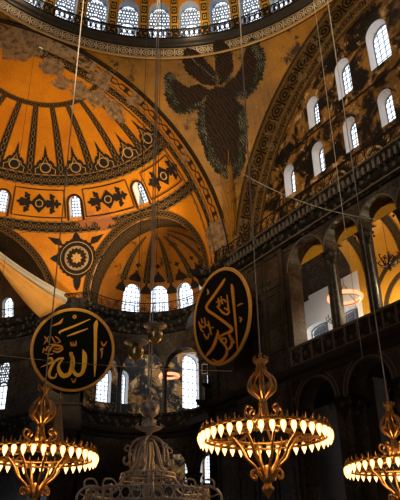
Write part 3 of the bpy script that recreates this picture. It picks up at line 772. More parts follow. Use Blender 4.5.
# ------------------------------------------------------------------ exedra arch rings and apse arch ring (dark borders on the sphere)
def sphere_curve(dR, kind):
    """offset curve of an arch opening traced on the semi-dome"""
    def f(t, off=-.05):
        if kind == 'ap': s_ = (7.2 + dR) * cos(rad(t)); z = 21.7 + (7.2 + dR) * sin(rad(t)); y = -s_; x = SC[0] + sqrt(max(0, (SR + off) ** 2 - y * y - (z - ZA) ** 2)); return (x, y, z)
        s_ = (CR + dR) * cos(rad(t)); z = ESP + (CR + dR) * sin(rad(t)); sg = -1 if kind == 'exn' else 1
        o = CEN + CU * s_ - V((SC[0], 0)); b_ = o.dot(CN); rr = (SR + off) ** 2 - (z - ZA) ** 2
        k = -b_ + sqrt(max(0, b_ * b_ - o.dot(o) + rr)); p = CEN + CU * s_ + CN * k; return (p.x, p.y * sg, z)
    return f
for kind, nm in (('ex', 'exedra'), ('exn', 'north_exedra'), ('ap', 'apse')):
    T2 = lin(-4, 184, 60) if kind != 'ap' else lin(8, 172, 56)
    bm, uvl = uvb(); strip(bm, uvl, lambda t: sphere_curve(0, kind)(t), lambda t: sphere_curve(.55, kind)(t), T2); struct('trim_%s_arch_border' % nm, bm, M['arch_plain'])
    bm, uvl = uvb()
    def inner(t, kind=kind):
        p = sphere_curve(0, kind)(t); d = V((1, 0, 0)) if kind == 'ap' else V((CN.x, CN.y * (-1 if kind == 'exn' else 1), 0))
        q_ = V(p)
        if kind == 'ap': return (31.6, p[1], p[2])
        o = V((p[0], p[1] * (-1 if kind == 'exn' else 1))) - CEN; dd = o.dot(CN); return tuple(q_ + d * max(.25, 1.3 - dd))
    strip(bm, uvl, lambda t: sphere_curve(0, kind)(t), inner, T2); struct('trim_%s_arch_soffit' % nm, bm, M['arch_dark'])

# ------------------------------------------------------------------ exedra: conch and two storeys
def conch_fn(cen, cu, cn, R, z0, sg=1, shift=1.1):
    def f(u, v, d):
        r = R + d; p = cen + cn * shift + r * cos(rad(v)) * (cu * cos(rad(u)) + cn * sin(rad(u))); return (p.x, p.y * sg, z0 + r * sin(rad(v)))
    return f
cfn = conch_fn(CEN, CU, CN, CR, ESP)
CW = [35, 61, 87, 113, 139]
bm, uvl = uvb(); panel(bm, uvl, cfn, lin(-1, 181, 60), -6, 89, [arch_op(u, 8.6, 2.0, 19, rise=9) for u in CW], .9, 6, uk=.1, vk=.1)
struct('ceiling_exedra_conch', bm, [M['conch'], M['reveal']])
for u in CW: window(cfn, u, 8.6, 2.0, 19, .5, 4, 7, rise=9, bar=.03)
for i, a in enumerate([22, 48, 74, 100, 126, 152]):
    bm, uvl = uvb(); strip(bm, uvl, lambda t: cfn(a - 4.4, t, -.04), lambda t: cfn(a + 4.4, t, -.04), lin(30, 78, 14)); struct('trim_conch_rib', bm, M['frieze'])
bm = B()
for u in CW: decal(bm, cfn, u, 31, CR, palm(.5, .9), -.04); decal(bm, cfn, u, 46, CR, disc_poly(.2, 24, 4, .3), -.04)
for u in [22, 48, 74, 100, 126, 152]: decal(bm, cfn, u, 20, CR, palm(.42, .9), -.04)
struct('trim_conch_painted_ornaments', bm, M['paint_dark'])
# drum wall: continuous curved wall with gallery arcade and lower arches
efn = lambda u, v, d: (*ex_pt(u, CR + d), v)
eo = [arch_op(18 + 36 * k, 17.2, 12.9, 17.9, rise=1.7) for k in range(5)]
eo += [arch_op(70, 24, 0.02, 9.2, rise=2.4), arch_op(124, 24, 0.02, 9.2, rise=2.4)]
bm, uvl = uvb(); panel(bm, uvl, efn, lin(0, 180, 48), 0, 23.2, eo, .8, 4, uk=.1)
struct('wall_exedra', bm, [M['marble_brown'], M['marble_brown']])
for k in range(4):
    x, y = ex_pt(36 + 36 * k, CR + .4)
    column('exedra_column', x, y, 12.93, 18.2, .22, 'slim dark column of the curved exedra gallery arcade', M['marble_plain'], 'columns of the exedra gallery', .6, 1.2)
for k, a in enumerate((97,)):
    x, y = ex_pt(a, CR + .4)
    column('exedra_nave_column', x, y, 0, 9.3, .42, 'dark porphyry column between the two lower exedra arches', M['marble_plain'], None, 1.1, 1.2)
# pier between apse and exedra
bm, uvl = uvb()
pp = [ex_pt(2, CR + .3), (28.35, -9.3), (28.9, -8.2), (30.0, -7.0), (31.3, -7.0)]
Lc = 0
for a, b in zip(pp, pp[1:]):
    L = (V(b) - V(a)).length; quad(bm, uvl, [(*a, 0), (*b, 0), (*b, 23.2), (*a, 23.2)], [(Lc, 0), (Lc + L, 0), (Lc + L, 23.2), (Lc, 23.2)]); Lc += L
struct('wall_apse_pier', bm, M['marble'])
for z in (12.1, 12.9, 14.1):
    pass
bm = B(); sweep(bm, pp, left([(.05, 12.2), (.2, 12.3), (.45, 12.7), (.5, 12.95), (.22, 13.0), (.22, 14.0), (.35, 14.1), (.35, 14.25), (0, 14.3)])); struct('trim_apse_pier_ledge', bm, M['stone_lt'])
# north twins of pier and exedra (plain)
bm, uvl = uvb()
for a, b in zip(pp, pp[1:]):
    L = (V(b) - V(a)).length; quad(bm, uvl, [(a[0], -a[1], 0), (b[0], -b[1], 0), (b[0], -b[1], 23.2), (a[0], -a[1], 23.2)], [(0, 0), (L, 0), (L, 23.2), (0, 23.2)])
struct('wall_north_apse_pier', bm, M['marble'])
efn_n = lambda u, v, d: (ex_pt(u, CR + d)[0], -ex_pt(u, CR + d)[1], v)
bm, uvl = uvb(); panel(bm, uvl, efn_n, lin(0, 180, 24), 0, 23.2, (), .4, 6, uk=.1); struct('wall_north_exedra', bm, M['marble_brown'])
cfn_n = conch_fn(CEN, CU, CN, CR, ESP, -1)
bm, uvl = uvb(); panel(bm, uvl, cfn_n, lin(-1, 181, 24), -6, 89, (), .3, 8, back=False); struct('ceiling_north_exedra_conch', bm, M['gold'])

# ------------------------------------------------------------------ apse
afn = lambda u, v, d: (*ap_pt(u, AR + d), v)
AW = [38, 90, 137]
ao = [arch_op(u, 6.0, 14.9, 18.3, rise=.9) for u in AW] + [arch_op(u, 8.0, 4.5, 8.5, rise=1.2) for u in AW]
bm, uvl = uvb(); panel(bm, uvl, afn, lin(0, 180, 45), 0, 22.2, ao, .7, 4, uk=.12)
struct('wall_apse', bm, [M['marble'], M['reveal']])
for u in AW:
    window(afn, u, 6.0, 14.9, 18.3, .55, 4, 8, rise=.9, bar=.04, tracery=True, vdeg=False); window(afn, u, 8.0, 4.5, 8.5, .55, 4, 8, rise=1.2, bar=.04)
acf = sph_fn((31.2, 0, 22.2), 7.0)
AC = [-42, 0, 46]
bm, uvl = uvb(); panel(bm, uvl, acf, lin(-90, 90, 45), 0, 89, [arch_op(u, 4.6, 8.5, 18.5, rise=4.5) for u in AC], .6, 6, uk=.12, vk=.12)
struct('ceiling_apse_conch', bm, [M['apse_dark'], M['reveal']])
for u in AC: window(acf, u, 4.6, 8.5, 18.5, .5, 3, 5, rise=4.5, bar=.03)
bm = B(); sweep(bm, [ap_pt(180 - a, AR) for a in range(0, 181, 9)], left([(0, 18.9), (.2, 19.1), (.35, 19.4), (0, 19.5)])); struct('trim_apse_string', bm, M['stone'])

# ------------------------------------------------------------------ outer shell: galleries behind the exedra, west and north sides, floor
xfn = lambda u, v, d: (38 + d, -u, v)
ow = [(15.6, .75, 17.3, 20.0), (17.6, .6, 17.4, 20.1), (25.6, 1.1, 17.8, 22.6), (27.9, .85, 17.8, 22.0), (25.8, 1.0, 10.6, 12.9), (27.9, .8, 10.6, 12.6)]
bm, uvl = uvb(); panel(bm, uvl, xfn, lin(7, 32, 10), 0, 26, [arch_op(a, w, s0, s1) for a, w, s0, s1 in ow], .8, 4); struct('wall_east_gallery', bm, [M['tymp'], M['reveal']])
for a, w, s0, s1 in ow: window(xfn, a, w, s0, s1, .7, 4, 8, bar=.035)
bm, uvl = uvb(); panel(bm, uvl, lambda u, v, d: (u, -32 - d, v), lin(16, 38, 6), 0, 24, [], .6, 4); struct('wall_gallery_outer_south', bm, M['marble'])
gf = lambda z, s: (lambda u, v, d: (*ex_pt(u, v), z + d * s))
bm, uvl = uvb(); panel(bm, uvl, gf(12.5, 1), lin(22, 180, 30), CR + .8, 15, (), .4, 6); struct('floor_exedra_gallery', bm, M['stone'])
bm, uvl = uvb()
def gv(u, v, d): return (*ex_pt(u, v), 21.6 + 2.2 * sin(pi * min(1, max(0, (v - CR - .8) / 6.2))) + (max(0, v - CR - 7) * .25))
panel(bm, uvl, gv, lin(22, 150, 32), CR + .8, 14, (), .3, 1., back=False); struct('ceiling_exedra_gallery', bm, M['gold_vault'])
# west half and north side
bm, uvl = uvb(); panel(bm, uvl, lambda u, v, d: (u, 15.5 + d, v), lin(-15.5, 19, 12), 0, ZA + 15.6, (), .5, 5); struct('wall_north', bm, M['marble_brown'])
bm, uvl = uvb(); panel(bm, uvl, lambda u, v, d: (-17.5 - (SR + d) * cos(rad(u)), (SR + d) * sin(rad(u)), v), lin(-92, 92, 30), 0, ZA + .5, (), .5, 6, uk=.26); struct('wall_west', bm, M['marble_brown'])
bm, uvl = uvb(); panel(bm, uvl, lambda u, v, d: (-17.5 - (SR + d) * cos(rad(v)) * cos(rad(u)), (SR + d) * cos(rad(v)) * sin(rad(u)), ZA + (SR + d) * sin(rad(v))), lin(-92, 92, 36), 0, 89.5, (), .3, 6, uk=.26, vk=.26, back=False); struct('ceiling_west_semi_dome', bm, M['gold'])
bm, uvl = uvb(); quad(bm, uvl, [(-34, -33, 0), (40, -33, 0), (40, 17, 0), (-34, 17, 0)], [(-34, -33), (40, -33), (40, 17), (-34, 17)]); struct('floor', bm, M['floor'])
#--PART2--

# ------------------------------------------------------------------ chandeliers
def chandelier(name, label, loc, zc):
    """bronze oil-lamp style ring chandelier; origin at the ring centre, zc = height the cable is fixed at"""
    t = thing(name, label, 'chandelier', loc, 0, 'bronze ring chandeliers with glowing lamps')
    R0 = 1.8
    bm = B()
    for z in (0, .16): tube(bm, [(R0 * cos(k * pi / 30), R0 * sin(k * pi / 30), z) for k in range(60)], .045, 6, True)
    for k in range(40):
        a = 2 * pi * k / 40; tube(bm, [(R0 * cos(a), R0 * sin(a), 0), (R0 * cos(a + .07), R0 * sin(a + .07), .16)], .018, 4)
        tube(bm, [(R0 * cos(a), R0 * sin(a), .16), (1.02 * R0 * cos(a), 1.02 * R0 * sin(a), .3), (R0 * cos(a), R0 * sin(a), .36)], [.04, .02, .012], 4)
    obj('lamp_ring', bm, M['bronze'], t, smooth=True)
    bm = B(); tube(bm, [(1.0 * cos(k * pi / 20), 1.0 * sin(k * pi / 20), .02) for k in range(40)], .035, 6, True)
    obj('inner_ring', bm, M['bronze'], t, smooth=True)
    for k in range(8):           # lower arms and spokes
        a = pi / 8 + k * pi / 4; f = lambda r, z, s=0.: (r * cos(a) - s * sin(a), r * sin(a) + s * cos(a), z)
        bm = B()
        tube(bm, crom([f(.10, -1.2), f(.2, -1.0), f(.36, -.78), f(.60, -.56), f(.74, -.28), f(1.0, .02)], 4), .038, 6)
        tube(bm, crom([f(.2, -.98), f(.42, -.9), f(.46, -1.08), f(.34, -1.12), f(.34, -1.02)], 4), .03, 5)
        tube(bm, crom([f(1.0, .02), f(1.3, -.1), f(1.6, -.06), f(1.8, .02)], 4), .03, 5)
        obj('lower_arm', bm, M['bronze'], t, smooth=True)
    for k in range(6):           # upper scroll arms
        a = k * pi / 3 + .2; f = lambda r, z: (r * cos(a), r * sin(a), z)
        bm = B(); tube(bm, crom([f(.08, 1.0), f(.13, .72), f(.3, .42), f(.62, .22), f(1.0, .06), f(1.45, .1), f(1.8, .1)], 5), .035, 6)
        tube(bm, crom([f(.22, .5), f(.4, .56), f(.56, .72), f(.5, .88), f(.36, .82), f(.42, .72)], 5), .034, 6)
        obj('scroll_arm', bm, M['bronze'], t, smooth=True)
    bm = B(); lathe(bm, [(.02, .2), (.1, .3), (.07, .55), (.13, .7), (.09, .85), (.09, 1.0), (.12, 1.08), (.16, 1.16), (.05, 1.24), (.03, 2.0)], 12); obj('stem', bm, M['bronze_dk'], t, smooth=True)
    for k in range(8):           # onion shaped cage of volutes
        a = k * pi / 4; f = lambda r, z: (r * cos(a), r * sin(a), z)
        bm = B(); tube(bm, crom([f(.10, 1.12), f(.2, 1.2), f(.37, 1.34), f(.41, 1.55), f(.3, 1.78), f(.15, 1.9), f(.13, 2.04)], 4), .04, 6)
        tube(bm, crom([f(.38, 1.36), f(.26, 1.28), f(.2, 1.42), f(.28, 1.52), f(.31, 1.44)], 4), .034, 5)
        obj('cage_volute', bm, M['bronze'], t, smooth=True)
    bm = B(); lathe(bm, [(.08, 2.0), (.16, 2.04), (.13, 2.12), (.18, 2.2), (.24, 2.24), (.2, 2.28), (.05, 2.3), (.03, 2.42), (.05, 2.5), (.015, 2.55)], 16)
    for k in range(8):
        a = k * pi / 4; box(bm, -.025, .025, -.02, .02, 2.24, 2.38, Matrix.Translation((.21 * cos(a), .21 * sin(a), 0)))
    obj('crown', bm, M['bronze'], t, smooth=True)
    bm = B(); lathe(bm, [(.03, -.75), (.09, -.8), (.13, -.95), (.2, -1.12), (.12, -1.22), (.1, -1.28), (.16, -1.34), (.17, -1.44), (.09, -1.52), (.04, -1.6), (.015, -1.64)], 14); obj('finial', bm, M['bronze'], t, smooth=True)
    proto = None
    for k in range(40):
        a = 2 * pi * (k + .5) / 40; px, py = 1.86 * cos(a), 1.86 * sin(a)
        if proto is None:
            bm = B(); lathe(bm, [(.01, .26), (.03, .2), (.05, .15), (.06, .10), (.055, .08)], 8)
            holder = obj('lamp', bm, M['bronze'], t, (px, py, 0), True)
            bm = B(); lathe(bm, [(.05, .09), (.078, .04), (.084, -.03), (.07, -.10), (.035, -.17), (.02, -.2), (.004, -.24)], 10); g = obj('lamp_glass', bm, M['bulb'], holder, None, True)
            bm = B(); lathe(bm, [(.03, .07), (.05, .02), (.045, -.06), (.02, -.12)], 6); g2 = None; bm.free()
            proto = (holder, g)
        else:
            h_ = proto[0].copy(); COL.objects.link(h_); h_.location = (px, py, 0); g_ = proto[1].copy(); COL.objects.link(g_); g_.parent = h_
    bm = B(); tube(bm, [(0, 0, 2.5), (0, 0, zc - loc[2])], .022, 5); obj('suspension_cable', bm, M['cable'], t)
    l = bpy.data.lights.new('chandelier_light', 'POINT'); l.energy = 120; l.color = (1, .55, .2); l.shadow_soft_size = .5
    o = bpy.data.objects.new('chandelier_light', l); COL.objects.link(o); o.location = (loc[0], loc[1], loc[2] + .35)
    return t
c1 = chandelier('ring_chandelier', 'lit bronze ring chandelier hanging fully in view, right of centre', (-3.97, -2.31, 5.3), 50)
def extra(loc, label, rz, sc=1):
    r = dup(c1, loc, label, rz, sc)
    for ch in r.children:
        if ch.name.startswith('suspension_cable'):
            bm = B(); tube(bm, [(0, 0, 2.5), (0, 0, (50 - loc[2]) / sc)], .024, 5); me = bpy.data.meshes.new('cable'); bm.to_mesh(me); bm.free(); me.materials.append(M['cable']); ch.data = me
    l = bpy.data.objects.new('chandelier_light', bpy.data.lights['chandelier_light']); COL.objects.link(l); l.location = (loc[0], loc[1], loc[2] + .35)
    return r
extra((2.04, 2.27, 5.28), 'lit bronze ring chandelier cut by the left picture edge, below the round calligraphy disc', .3)
extra((-2.61, -9.17, 5.13), 'lit bronze ring chandelier cut by the right picture edge, before the lower arcade', .5, .97)

# large unlit fretwork chandelier in the foreground
fx, fy, fz = -3.28, 1.06, 3.62
t = thing('fretwork_chandelier', 'unlit silvery scrollwork chandelier with pierced star globe, at the bottom centre', 'chandelier', (fx, fy, fz))
bm = B()
for z, r in ((.08, 1.55), (-.22, 1.57)): tube(bm, [(r * cos(k * pi / 36), r * sin(k * pi / 36), z) for k in range(72)], .032, 6, True)
for k in range(38):
    a = 2 * pi * k / 38; c_ = V((1.56 * cos(a), 1.56 * sin(a), -.07)); tg = V((-sin(a), cos(a), 0))
    tube(bm, [c_ + tg * .125 * cos(q_) + V((0, 0, .14 * sin(q_))) for q_ in [i * pi / 4 for i in range(8)]], .02, 4, True)
    tube(bm, [c_ + tg * .128 + V((0, 0, .14)), c_ + tg * .128 + V((0, 0, .23))], [.035, .01], 4)
obj('fret_ring', bm, M['silver'], t, smooth=True)
bm = B()
for z, r in ((.42, .72), (.53, .70)): tube(bm, [(r * cos(k * pi / 20), r * sin(k * pi / 20), z) for k in range(40)], .028, 6, True)
for k in range(28):
    a = 2 * pi * k / 28; c_ = V((.71 * cos(a), .71 * sin(a), .475)); tg = V((-sin(a), cos(a), 0))
    tube(bm, [c_ + tg * .06 * cos(q_) + V((0, 0, .05 * sin(q_))) for q_ in [i * pi / 3 for i in range(6)]], .014, 4, True)
obj('bell_ring', bm, M['silver'], t, smooth=True)
for k in range(6):
    a = k * pi / 3 + .35; f = lambda r, z: (r * cos(a), r * sin(a), z)
    bm = B(); tube(bm, crom([f(.05, 1.42), f(.16, 1.36), f(.27, 1.15), f(.34, .88), f(.46, .64), f(.68, .52)], 5), .034, 6)
    tube(bm, crom([f(.05, 1.5), f(.24, 1.45), f(.44, 1.32), f(.53, 1.08), f(.52, .86), f(.6, .76), f(.68, .84), f(.65, .95)], 5), .034, 6)
    tube(bm, crom([f(.5, 1.2), f(.6, 1.24), f(.66, 1.14), f(.58, 1.1)], 4), .022, 5)
    obj('bell_scroll', bm, M['silver'], t, smooth=True)
for k in range(6):
    a = k * pi / 3 + .62; f = lambda r, z: (r * cos(a), r * sin(a), z)
    bm = B(); tube(bm, crom([f(.7, .43), f(.88, .24), f(1.1, .12), f(1.4, .12), f(1.7, .14), f(1.95, .0), f(2.02, -.2), f(1.9, -.34)], 5), .032, 6)
    tube(bm, crom([f(.92, .2), f(1.05, .34), f(1.27, .33), f(1.33, .2), f(1.23, .17)], 5), .024, 6)
    tube(bm, crom([f(1.45, .12), f(1.58, .3), f(1.8, .28), f(1.84, .14), f(1.73, .13)], 4), .024, 5)
    tube(bm, crom([f(1.56, -.04), f(1.75, -.1), f(1.95, -.05)], 4), .02, 5)
    obj('outer_scroll', bm, M['silver'], t, smooth=True)
bm = B(); lathe(bm, [(.03, -.1), (.06, .3), (.035, .6), (.06, 1.0), (.035, 1.3), (.05, 1.6)], 12); obj('stem', bm, M['silver'], t, smooth=True)
bm = B(); lathe(bm, [(.05, 1.52), (.1, 1.62), (.3, 1.7), (.33, 1.73), (.22, 1.78), (.12, 1.84), (.2, 1.93), (.1, 1.99)], 28)
for k in range(12):
    a = k * pi / 6; tube(bm, crom([(.31 * cos(a), .31 * sin(a), 1.72), (.37 * cos(a), .37 * sin(a), 1.77), (.33 * cos(a), .33 * sin(a), 1.82)], 3), .016, 4)
obj('scalloped_dish', bm, M['silver'], t, smooth=True)
bm = B(); lathe(bm, [(.27 * sin(k * pi / 12) + .004, 2.25 - .25 * cos(k * pi / 12)) for k in range(13)], 24)
gl_ = obj('pierced_globe', bm, M['silver'], t, smooth=True)
bm = B()
for row, z0 in enumerate((-.07, .09)):
    for k in range(8):
        bm = B(); a0 = k * pi / 4 + row * pi / 8; P = []
        for i in range(10):
            rr = .075 if i % 2 == 0 else .032; th = i * pi / 5; z = z0 + rr * cos(th); r_ = .272 * sqrt(max(.05, 1 - (z / .252) ** 2)) + .004; a = a0 + rr * sin(th) / r_
            P.append((r_ * cos(a), r_ * sin(a), 2.25 + z))
        cc_ = sum((V(p) for p in P), V()) / 10
        for i in range(10): bm.faces.new([bm.verts.new(p) for p in (P[i], P[(i + 1) % 10], cc_ * 1)])
        obj('star_hole', bm, M['iron'], gl_)
bm = B(); lathe(bm, [(.08, 2.48), (.05, 2.54), (.09, 2.6), (.03, 2.66), (.015, 2.92)], 10); obj('finial', bm, M['silver'], t, smooth=True)
bm = B(); tube(bm, [(-.045, 0, 2.9), (-.045, 0, 46)], .02, 4); tube(bm, [(.045, .03, 2.9), (.045, .03, 46)], .02, 4); obj('suspension_cable', bm, M['cable'], t)

# two hanging eggs with flat disc caps
def egg(loc, r, label, ztop):
    t = thing('hanging_egg', label, 'egg ornament', loc)
    bm = B(); lathe(bm, [(r * sin(k * pi / 12) + .002, -r * 1.05 * cos(k * pi / 12)) for k in range(13)], 20); obj('shell', bm, M['egg'], t, smooth=True)
    bm = B(); lathe(bm, [(.04, r * .98), (.11, r * 1.1), (.26, r * 1.25), (.27, r * 1.33), (.06, r * 1.4), (.03, r * 1.7), (.01, r * 2)], 20); obj('cap_disc', bm, M['silver'], t, smooth=True)
    bm = B(); lathe(bm, [(.015, -r * 1.25), (.05, -r * 1.12), (.06, -r * 1.0)], 8); obj('tip', bm, M['bronze'], t, smooth=True)
    bm = B(); tube(bm, [(0, 0, r * 1.8), (0, 0, ztop - loc[2])], .008, 4)
    for k in range(3):
        a = k * 2.1; tube(bm, [(.25 * cos(a), .25 * sin(a), r * 1.3), (0, 0, r * 2.6)], .006, 4)
    obj('suspension_wire', bm, M['cable_dk'], t)
egg((-6.70, 3.23, 6.12), .17, 'gilded hanging egg ornament with flat cap, lower left of the pair', 46)
egg((-6.64, 2.735, 6.62), .17, 'gilded hanging egg ornament with flat cap, upper right of the pair', 46)

# small glowing ring lamps in the galleries
def ringlamp(loc, R0, label, ztop):
    t = thing('ring_lamp', label, 'lamp', loc, 0, 'glowing ring lamps in the galleries')
    bm = B(); tube(bm, [(R0 * (1 + .03 * cos(k * pi / 2)) * cos(k * pi / 24), R0 * sin(k * pi / 24), 0) for k in range(48)], .13, 6, True); obj('glowing_ring', bm, M['tube_red'], t, smooth=True)
    bm = B(); tube(bm, [(R0 * .93 * cos(k * pi / 16), R0 * .93 * sin(k * pi / 16), -.12) for k in range(32)], .035, 5, True)
    for k in range(4):
        a = k * pi / 2; tube(bm, crom([(R0 * .95 * cos(a), R0 * .95 * sin(a), -.1), (R0 * .5 * cos(a), R0 * .5 * sin(a), .25), (0, 0, .9)], 4), .025, 4)
    obj('frame', bm, M['bronze_dk'], t)
    bm = B(); tube(bm, [(0, 0, .9), (0, 0, ztop - loc[2])], .014, 4); obj('suspension_wire', bm, M['cable_dk'], t)
ringlamp((7.5, -18.2, 17.35), 1.0, 'glowing orange-red ring lamp between the south gallery columns', 23.0)
ringlamp((29.2, -17.9, 17.9), .8, 'glowing orange-red ring lamp behind the curved gallery above the pierced globe', 21.5)
# dark branched lamp hanging before the yellow vault, and a bare one in the gallery window
def branch_lamp(loc, s, label, ztop):
    t = thing('branched_lamp', label, 'lamp', loc, 0)
    bm = B()
    for k in range(8):
        a = k * pi / 4; f = lambda r, z: (s * r * cos(a), s * r * sin(a), s * z)
        tube(bm, crom([f(.02, 0), f(.3, -.15), f(.6, .05), f(.7, .3), f(.58, .35)], 4), .03 * s, 4); tube(bm, crom([f(.25, -.1), f(.35, .25), f(.2, .4), f(.15, .25)], 4), .025 * s, 4)
    obj('branches', bm, M['iron'], t)
    bm = B(); lathe(bm, [(.02, -.5 * s), (.08 * s, -.35 * s), (.1 * s, 0), (.03 * s, .2 * s), (.02, .9 * s)], 8); obj('stem', bm, M['iron'], t)
    bm = B(); tube(bm, [(0, 0, .8 * s), (0, 0, ztop - loc[2])], .012, 4); obj('suspension_wire', bm, M['iron'], t)
branch_lamp((3.6, -18.1, 18.1), 1.1, 'black branched lamp hanging before the yellow gallery vault', 22.6)
branch_lamp((9.0, -18.6, 16.4), .8, 'black branched lamp silhouetted against the bright gallery window', 22.9)

# ------------------------------------------------------------------ the two calligraphy discs
def disc_frame(P, az, tilt):
    az, ti = rad(az), rad(tilt); n = V((cos(az) * cos(ti), sin(az) * cos(ti), -sin(ti))); u = V((-sin(az), cos(az), 0)); v = n.cross(u)
    m = Matrix((u, v, n)).transposed().to_4x4(); m.translation = V(P); return m
def stroke(bm, pts, z, R0, conv):
    """pts (px, py, width px); a brush stroke as a thin raised ribbon"""
    C_ = crom([(p[0], p[1], p[2]) for p in pts], 5); L, Rr = [], []
    for i, p in enumerate(C_):
        a, b = C_[max(0, i - 1)], C_[min(len(C_) - 1, i + 1)]; d = V((b.x - a.x, b.y - a.y)); d = d.normalized() if d.length > 0 else V((1, 0)); n_ = V((-d.y, d.x)) * max(.8, p.z) / 2
        L.append(conv(p.x + n_.x, p.y + n_.y)); Rr.append(conv(p.x - n_.x, p.y - n_.y))
    T_ = [(bm.verts.new((a[0] * R0, a[1] * R0, z)), bm.verts.new((b[0] * R0, b[1] * R0, z)), bm.verts.new((a[0] * R0, a[1] * R0, z - .05)), bm.verts.new((b[0] * R0, b[1] * R0, z - .05))) for a, b in zip(L, Rr)]
    for A, C2 in zip(T_, T_[1:]):
        for i, j in ((0, 1), (0, 2), (1, 3)): bm.faces.new((A[i], A[j], C2[j], C2[i]))
def roundel(label, P, az, tilt, R0, big, small, conv, hang, mb='leaf'):
    t = thing('calligraphy_disc', label, 'calligraphy disc', (0, 0, 0)); t.matrix_world = disc_frame(P, az, tilt)
    bm = B(); lathe(bm, [(R0 * .985, -.12), (R0 * .985, .02)], 72); obj('board', bm, M['board'], t)
    bm = B(); n = 72
    tube(bm, [(R0 * cos(k * 2 * pi / n), R0 * sin(k * 2 * pi / n), .0) for k in range(n)], R0 * .028, 8, True); tube(bm, [(R0 * .965 * cos(k * 2 * pi / n), R0 * .965 * sin(k * 2 * pi / n), .05) for k in range(n)], .04, 6, True)
    obj('round_frame', bm, M['frame_gold'], t, smooth=True)
    bm = B()
    bm.free()
    for L_, nm, mt in ((big, 'gold_letter_stroke', M[mb]), (small, 'small_letter_stroke', M['leaf_dk'])):
        for s_ in L_:
            bm = B(); stroke(bm, s_, .075, R0, conv); obj(nm, bm, mt, t)
    bm = B(); box(bm, -1.6, 1.6, R0 * .55, R0 * .62, -.3, -.12); box(bm, -1.6, 1.6, -R0 * .62, -R0 * .55, -.3, -.12); box(bm, -.08, .08, -R0 * .8, R0 * .8, -.2, -.11)
    obj('back_battens', bm, M['wood'], t)
    bm = B()
    for q_ in hang: tube(bm, q_, .03, 4)
    obj('support_rod', bm, M['iron'], t)
    return t
cA = lambda x, y: (-1.3926 + .0064873 * x + .00061631 * y, 1.1898 + .00044139 * x - .00633507 * y)
bigA = [[(287, 88, 3), (283, 105, 16), (281, 130, 13), (279, 200, 11), (277, 260, 10), (274, 307, 2)],
        [(232, 202, 3), (238, 225, 17), (236, 262, 17), (228, 290, 13), (210, 299, 14), (196, 284, 12), (192, 262, 9), (191, 240, 10), (187, 212, 14)],
        [(187, 210, 3), (193, 235, 15), (191, 268, 17), (180, 293, 15), (158, 300, 18), (144, 282, 15), (141, 262, 9), (150, 246, 6), (160, 232, 5)],
        [(160, 232, 4), (142, 236, 8), (124, 250, 9), (112, 272, 10), (106, 292, 11), (112, 306, 9), (128, 306, 6), (134, 290, 4)],
        [(148, 140, 3), (150, 131, 7), (205, 109, 7), (262, 84, 3)], [(174, 149, 3), (205, 138, 7), (252, 121, 3)],
        [(103, 236, 4), (113, 232, 8), (118, 244, 8), (104, 254, 6), (76, 266, 2)]]
smA = [[(187, 172, 3), (189, 184, 6), (196, 184, 6), (197, 172, 4), (199, 184, 6), (206, 183, 6), (207, 167, 3)],
       [(197, 73, 5), (204, 69, 5), (208, 76, 5), (201, 80, 5), (197, 73, 5)], [(160, 80, 2), (152, 92, 8), (146, 98, 9), (118, 110, 2)],
       [(302, 172, 3), (308, 186, 7), (314, 186, 6), (323, 172, 3)], [(309, 200, 7), (300, 202, 7), (304, 214, 6), (300, 238, 2)], [(187, 310, 2), (196, 326, 7), (205, 309, 2)],
       [(84, 212, 3), (88, 196, 5), (97, 204, 5), (101, 188, 5), (108, 205, 6), (117, 190, 6), (128, 184, 7), (150, 188, 8), (155, 200, 7), (138, 210, 7), (120, 204, 5)],
       [(124, 196, 4), (140, 198, 6), (152, 194, 4)], [(90, 148, 2), (98, 162, 5), (107, 176, 2)], [(107, 148, 2), (97, 164, 5), (88, 180, 2)], [(117, 150, 2), (124, 164, 5), (131, 178, 2)], [(130, 150, 3), (140, 158, 4), (148, 170, 4), (134, 176, 3)],
       [(110, 182, 2), (120, 180, 4), (132, 181, 2)], [(92, 214, 4), (108, 218, 4), (124, 216, 2)]]
cB = lambda x, y: (-1.17265 + .0076727 * x - .00070563 * y, 1.7717 - .00323174 * x - .00502464 * y)
bigB = [[(x_, y_, w_ * .8) for x_, y_, w_ in s_] for s_ in [[(198, 80, 3), (188, 98, 12), (160, 138, 13), (130, 178, 13), (112, 205, 12), (116, 222, 14), (150, 240, 15), (190, 262, 15), (221, 284, 16), (214, 300, 14), (190, 312, 10), (160, 335, 9)],
        [(160, 310, 4), (152, 345, 14), (136, 380, 14), (118, 404, 12), (102, 424, 3)],
        [(226, 102, 4), (229, 125, 14), (234, 200, 10), (240, 280, 9), (244, 366, 3)],
        [(206, 300, 3), (214, 318, 12), (226, 336, 12), (234, 340, 5)],
        [(160, 300, 4), (168, 330, 10), (182, 348, 11), (196, 346, 8), (196, 332, 8), (184, 330, 8), (178, 345, 8), (196, 362, 10), (200, 385, 13), (186, 412, 13), (162, 430, 12), (134, 424, 4)],
        [(216, 312, 3), (222, 335, 11), (216, 360, 11), (196, 378, 5)]]]
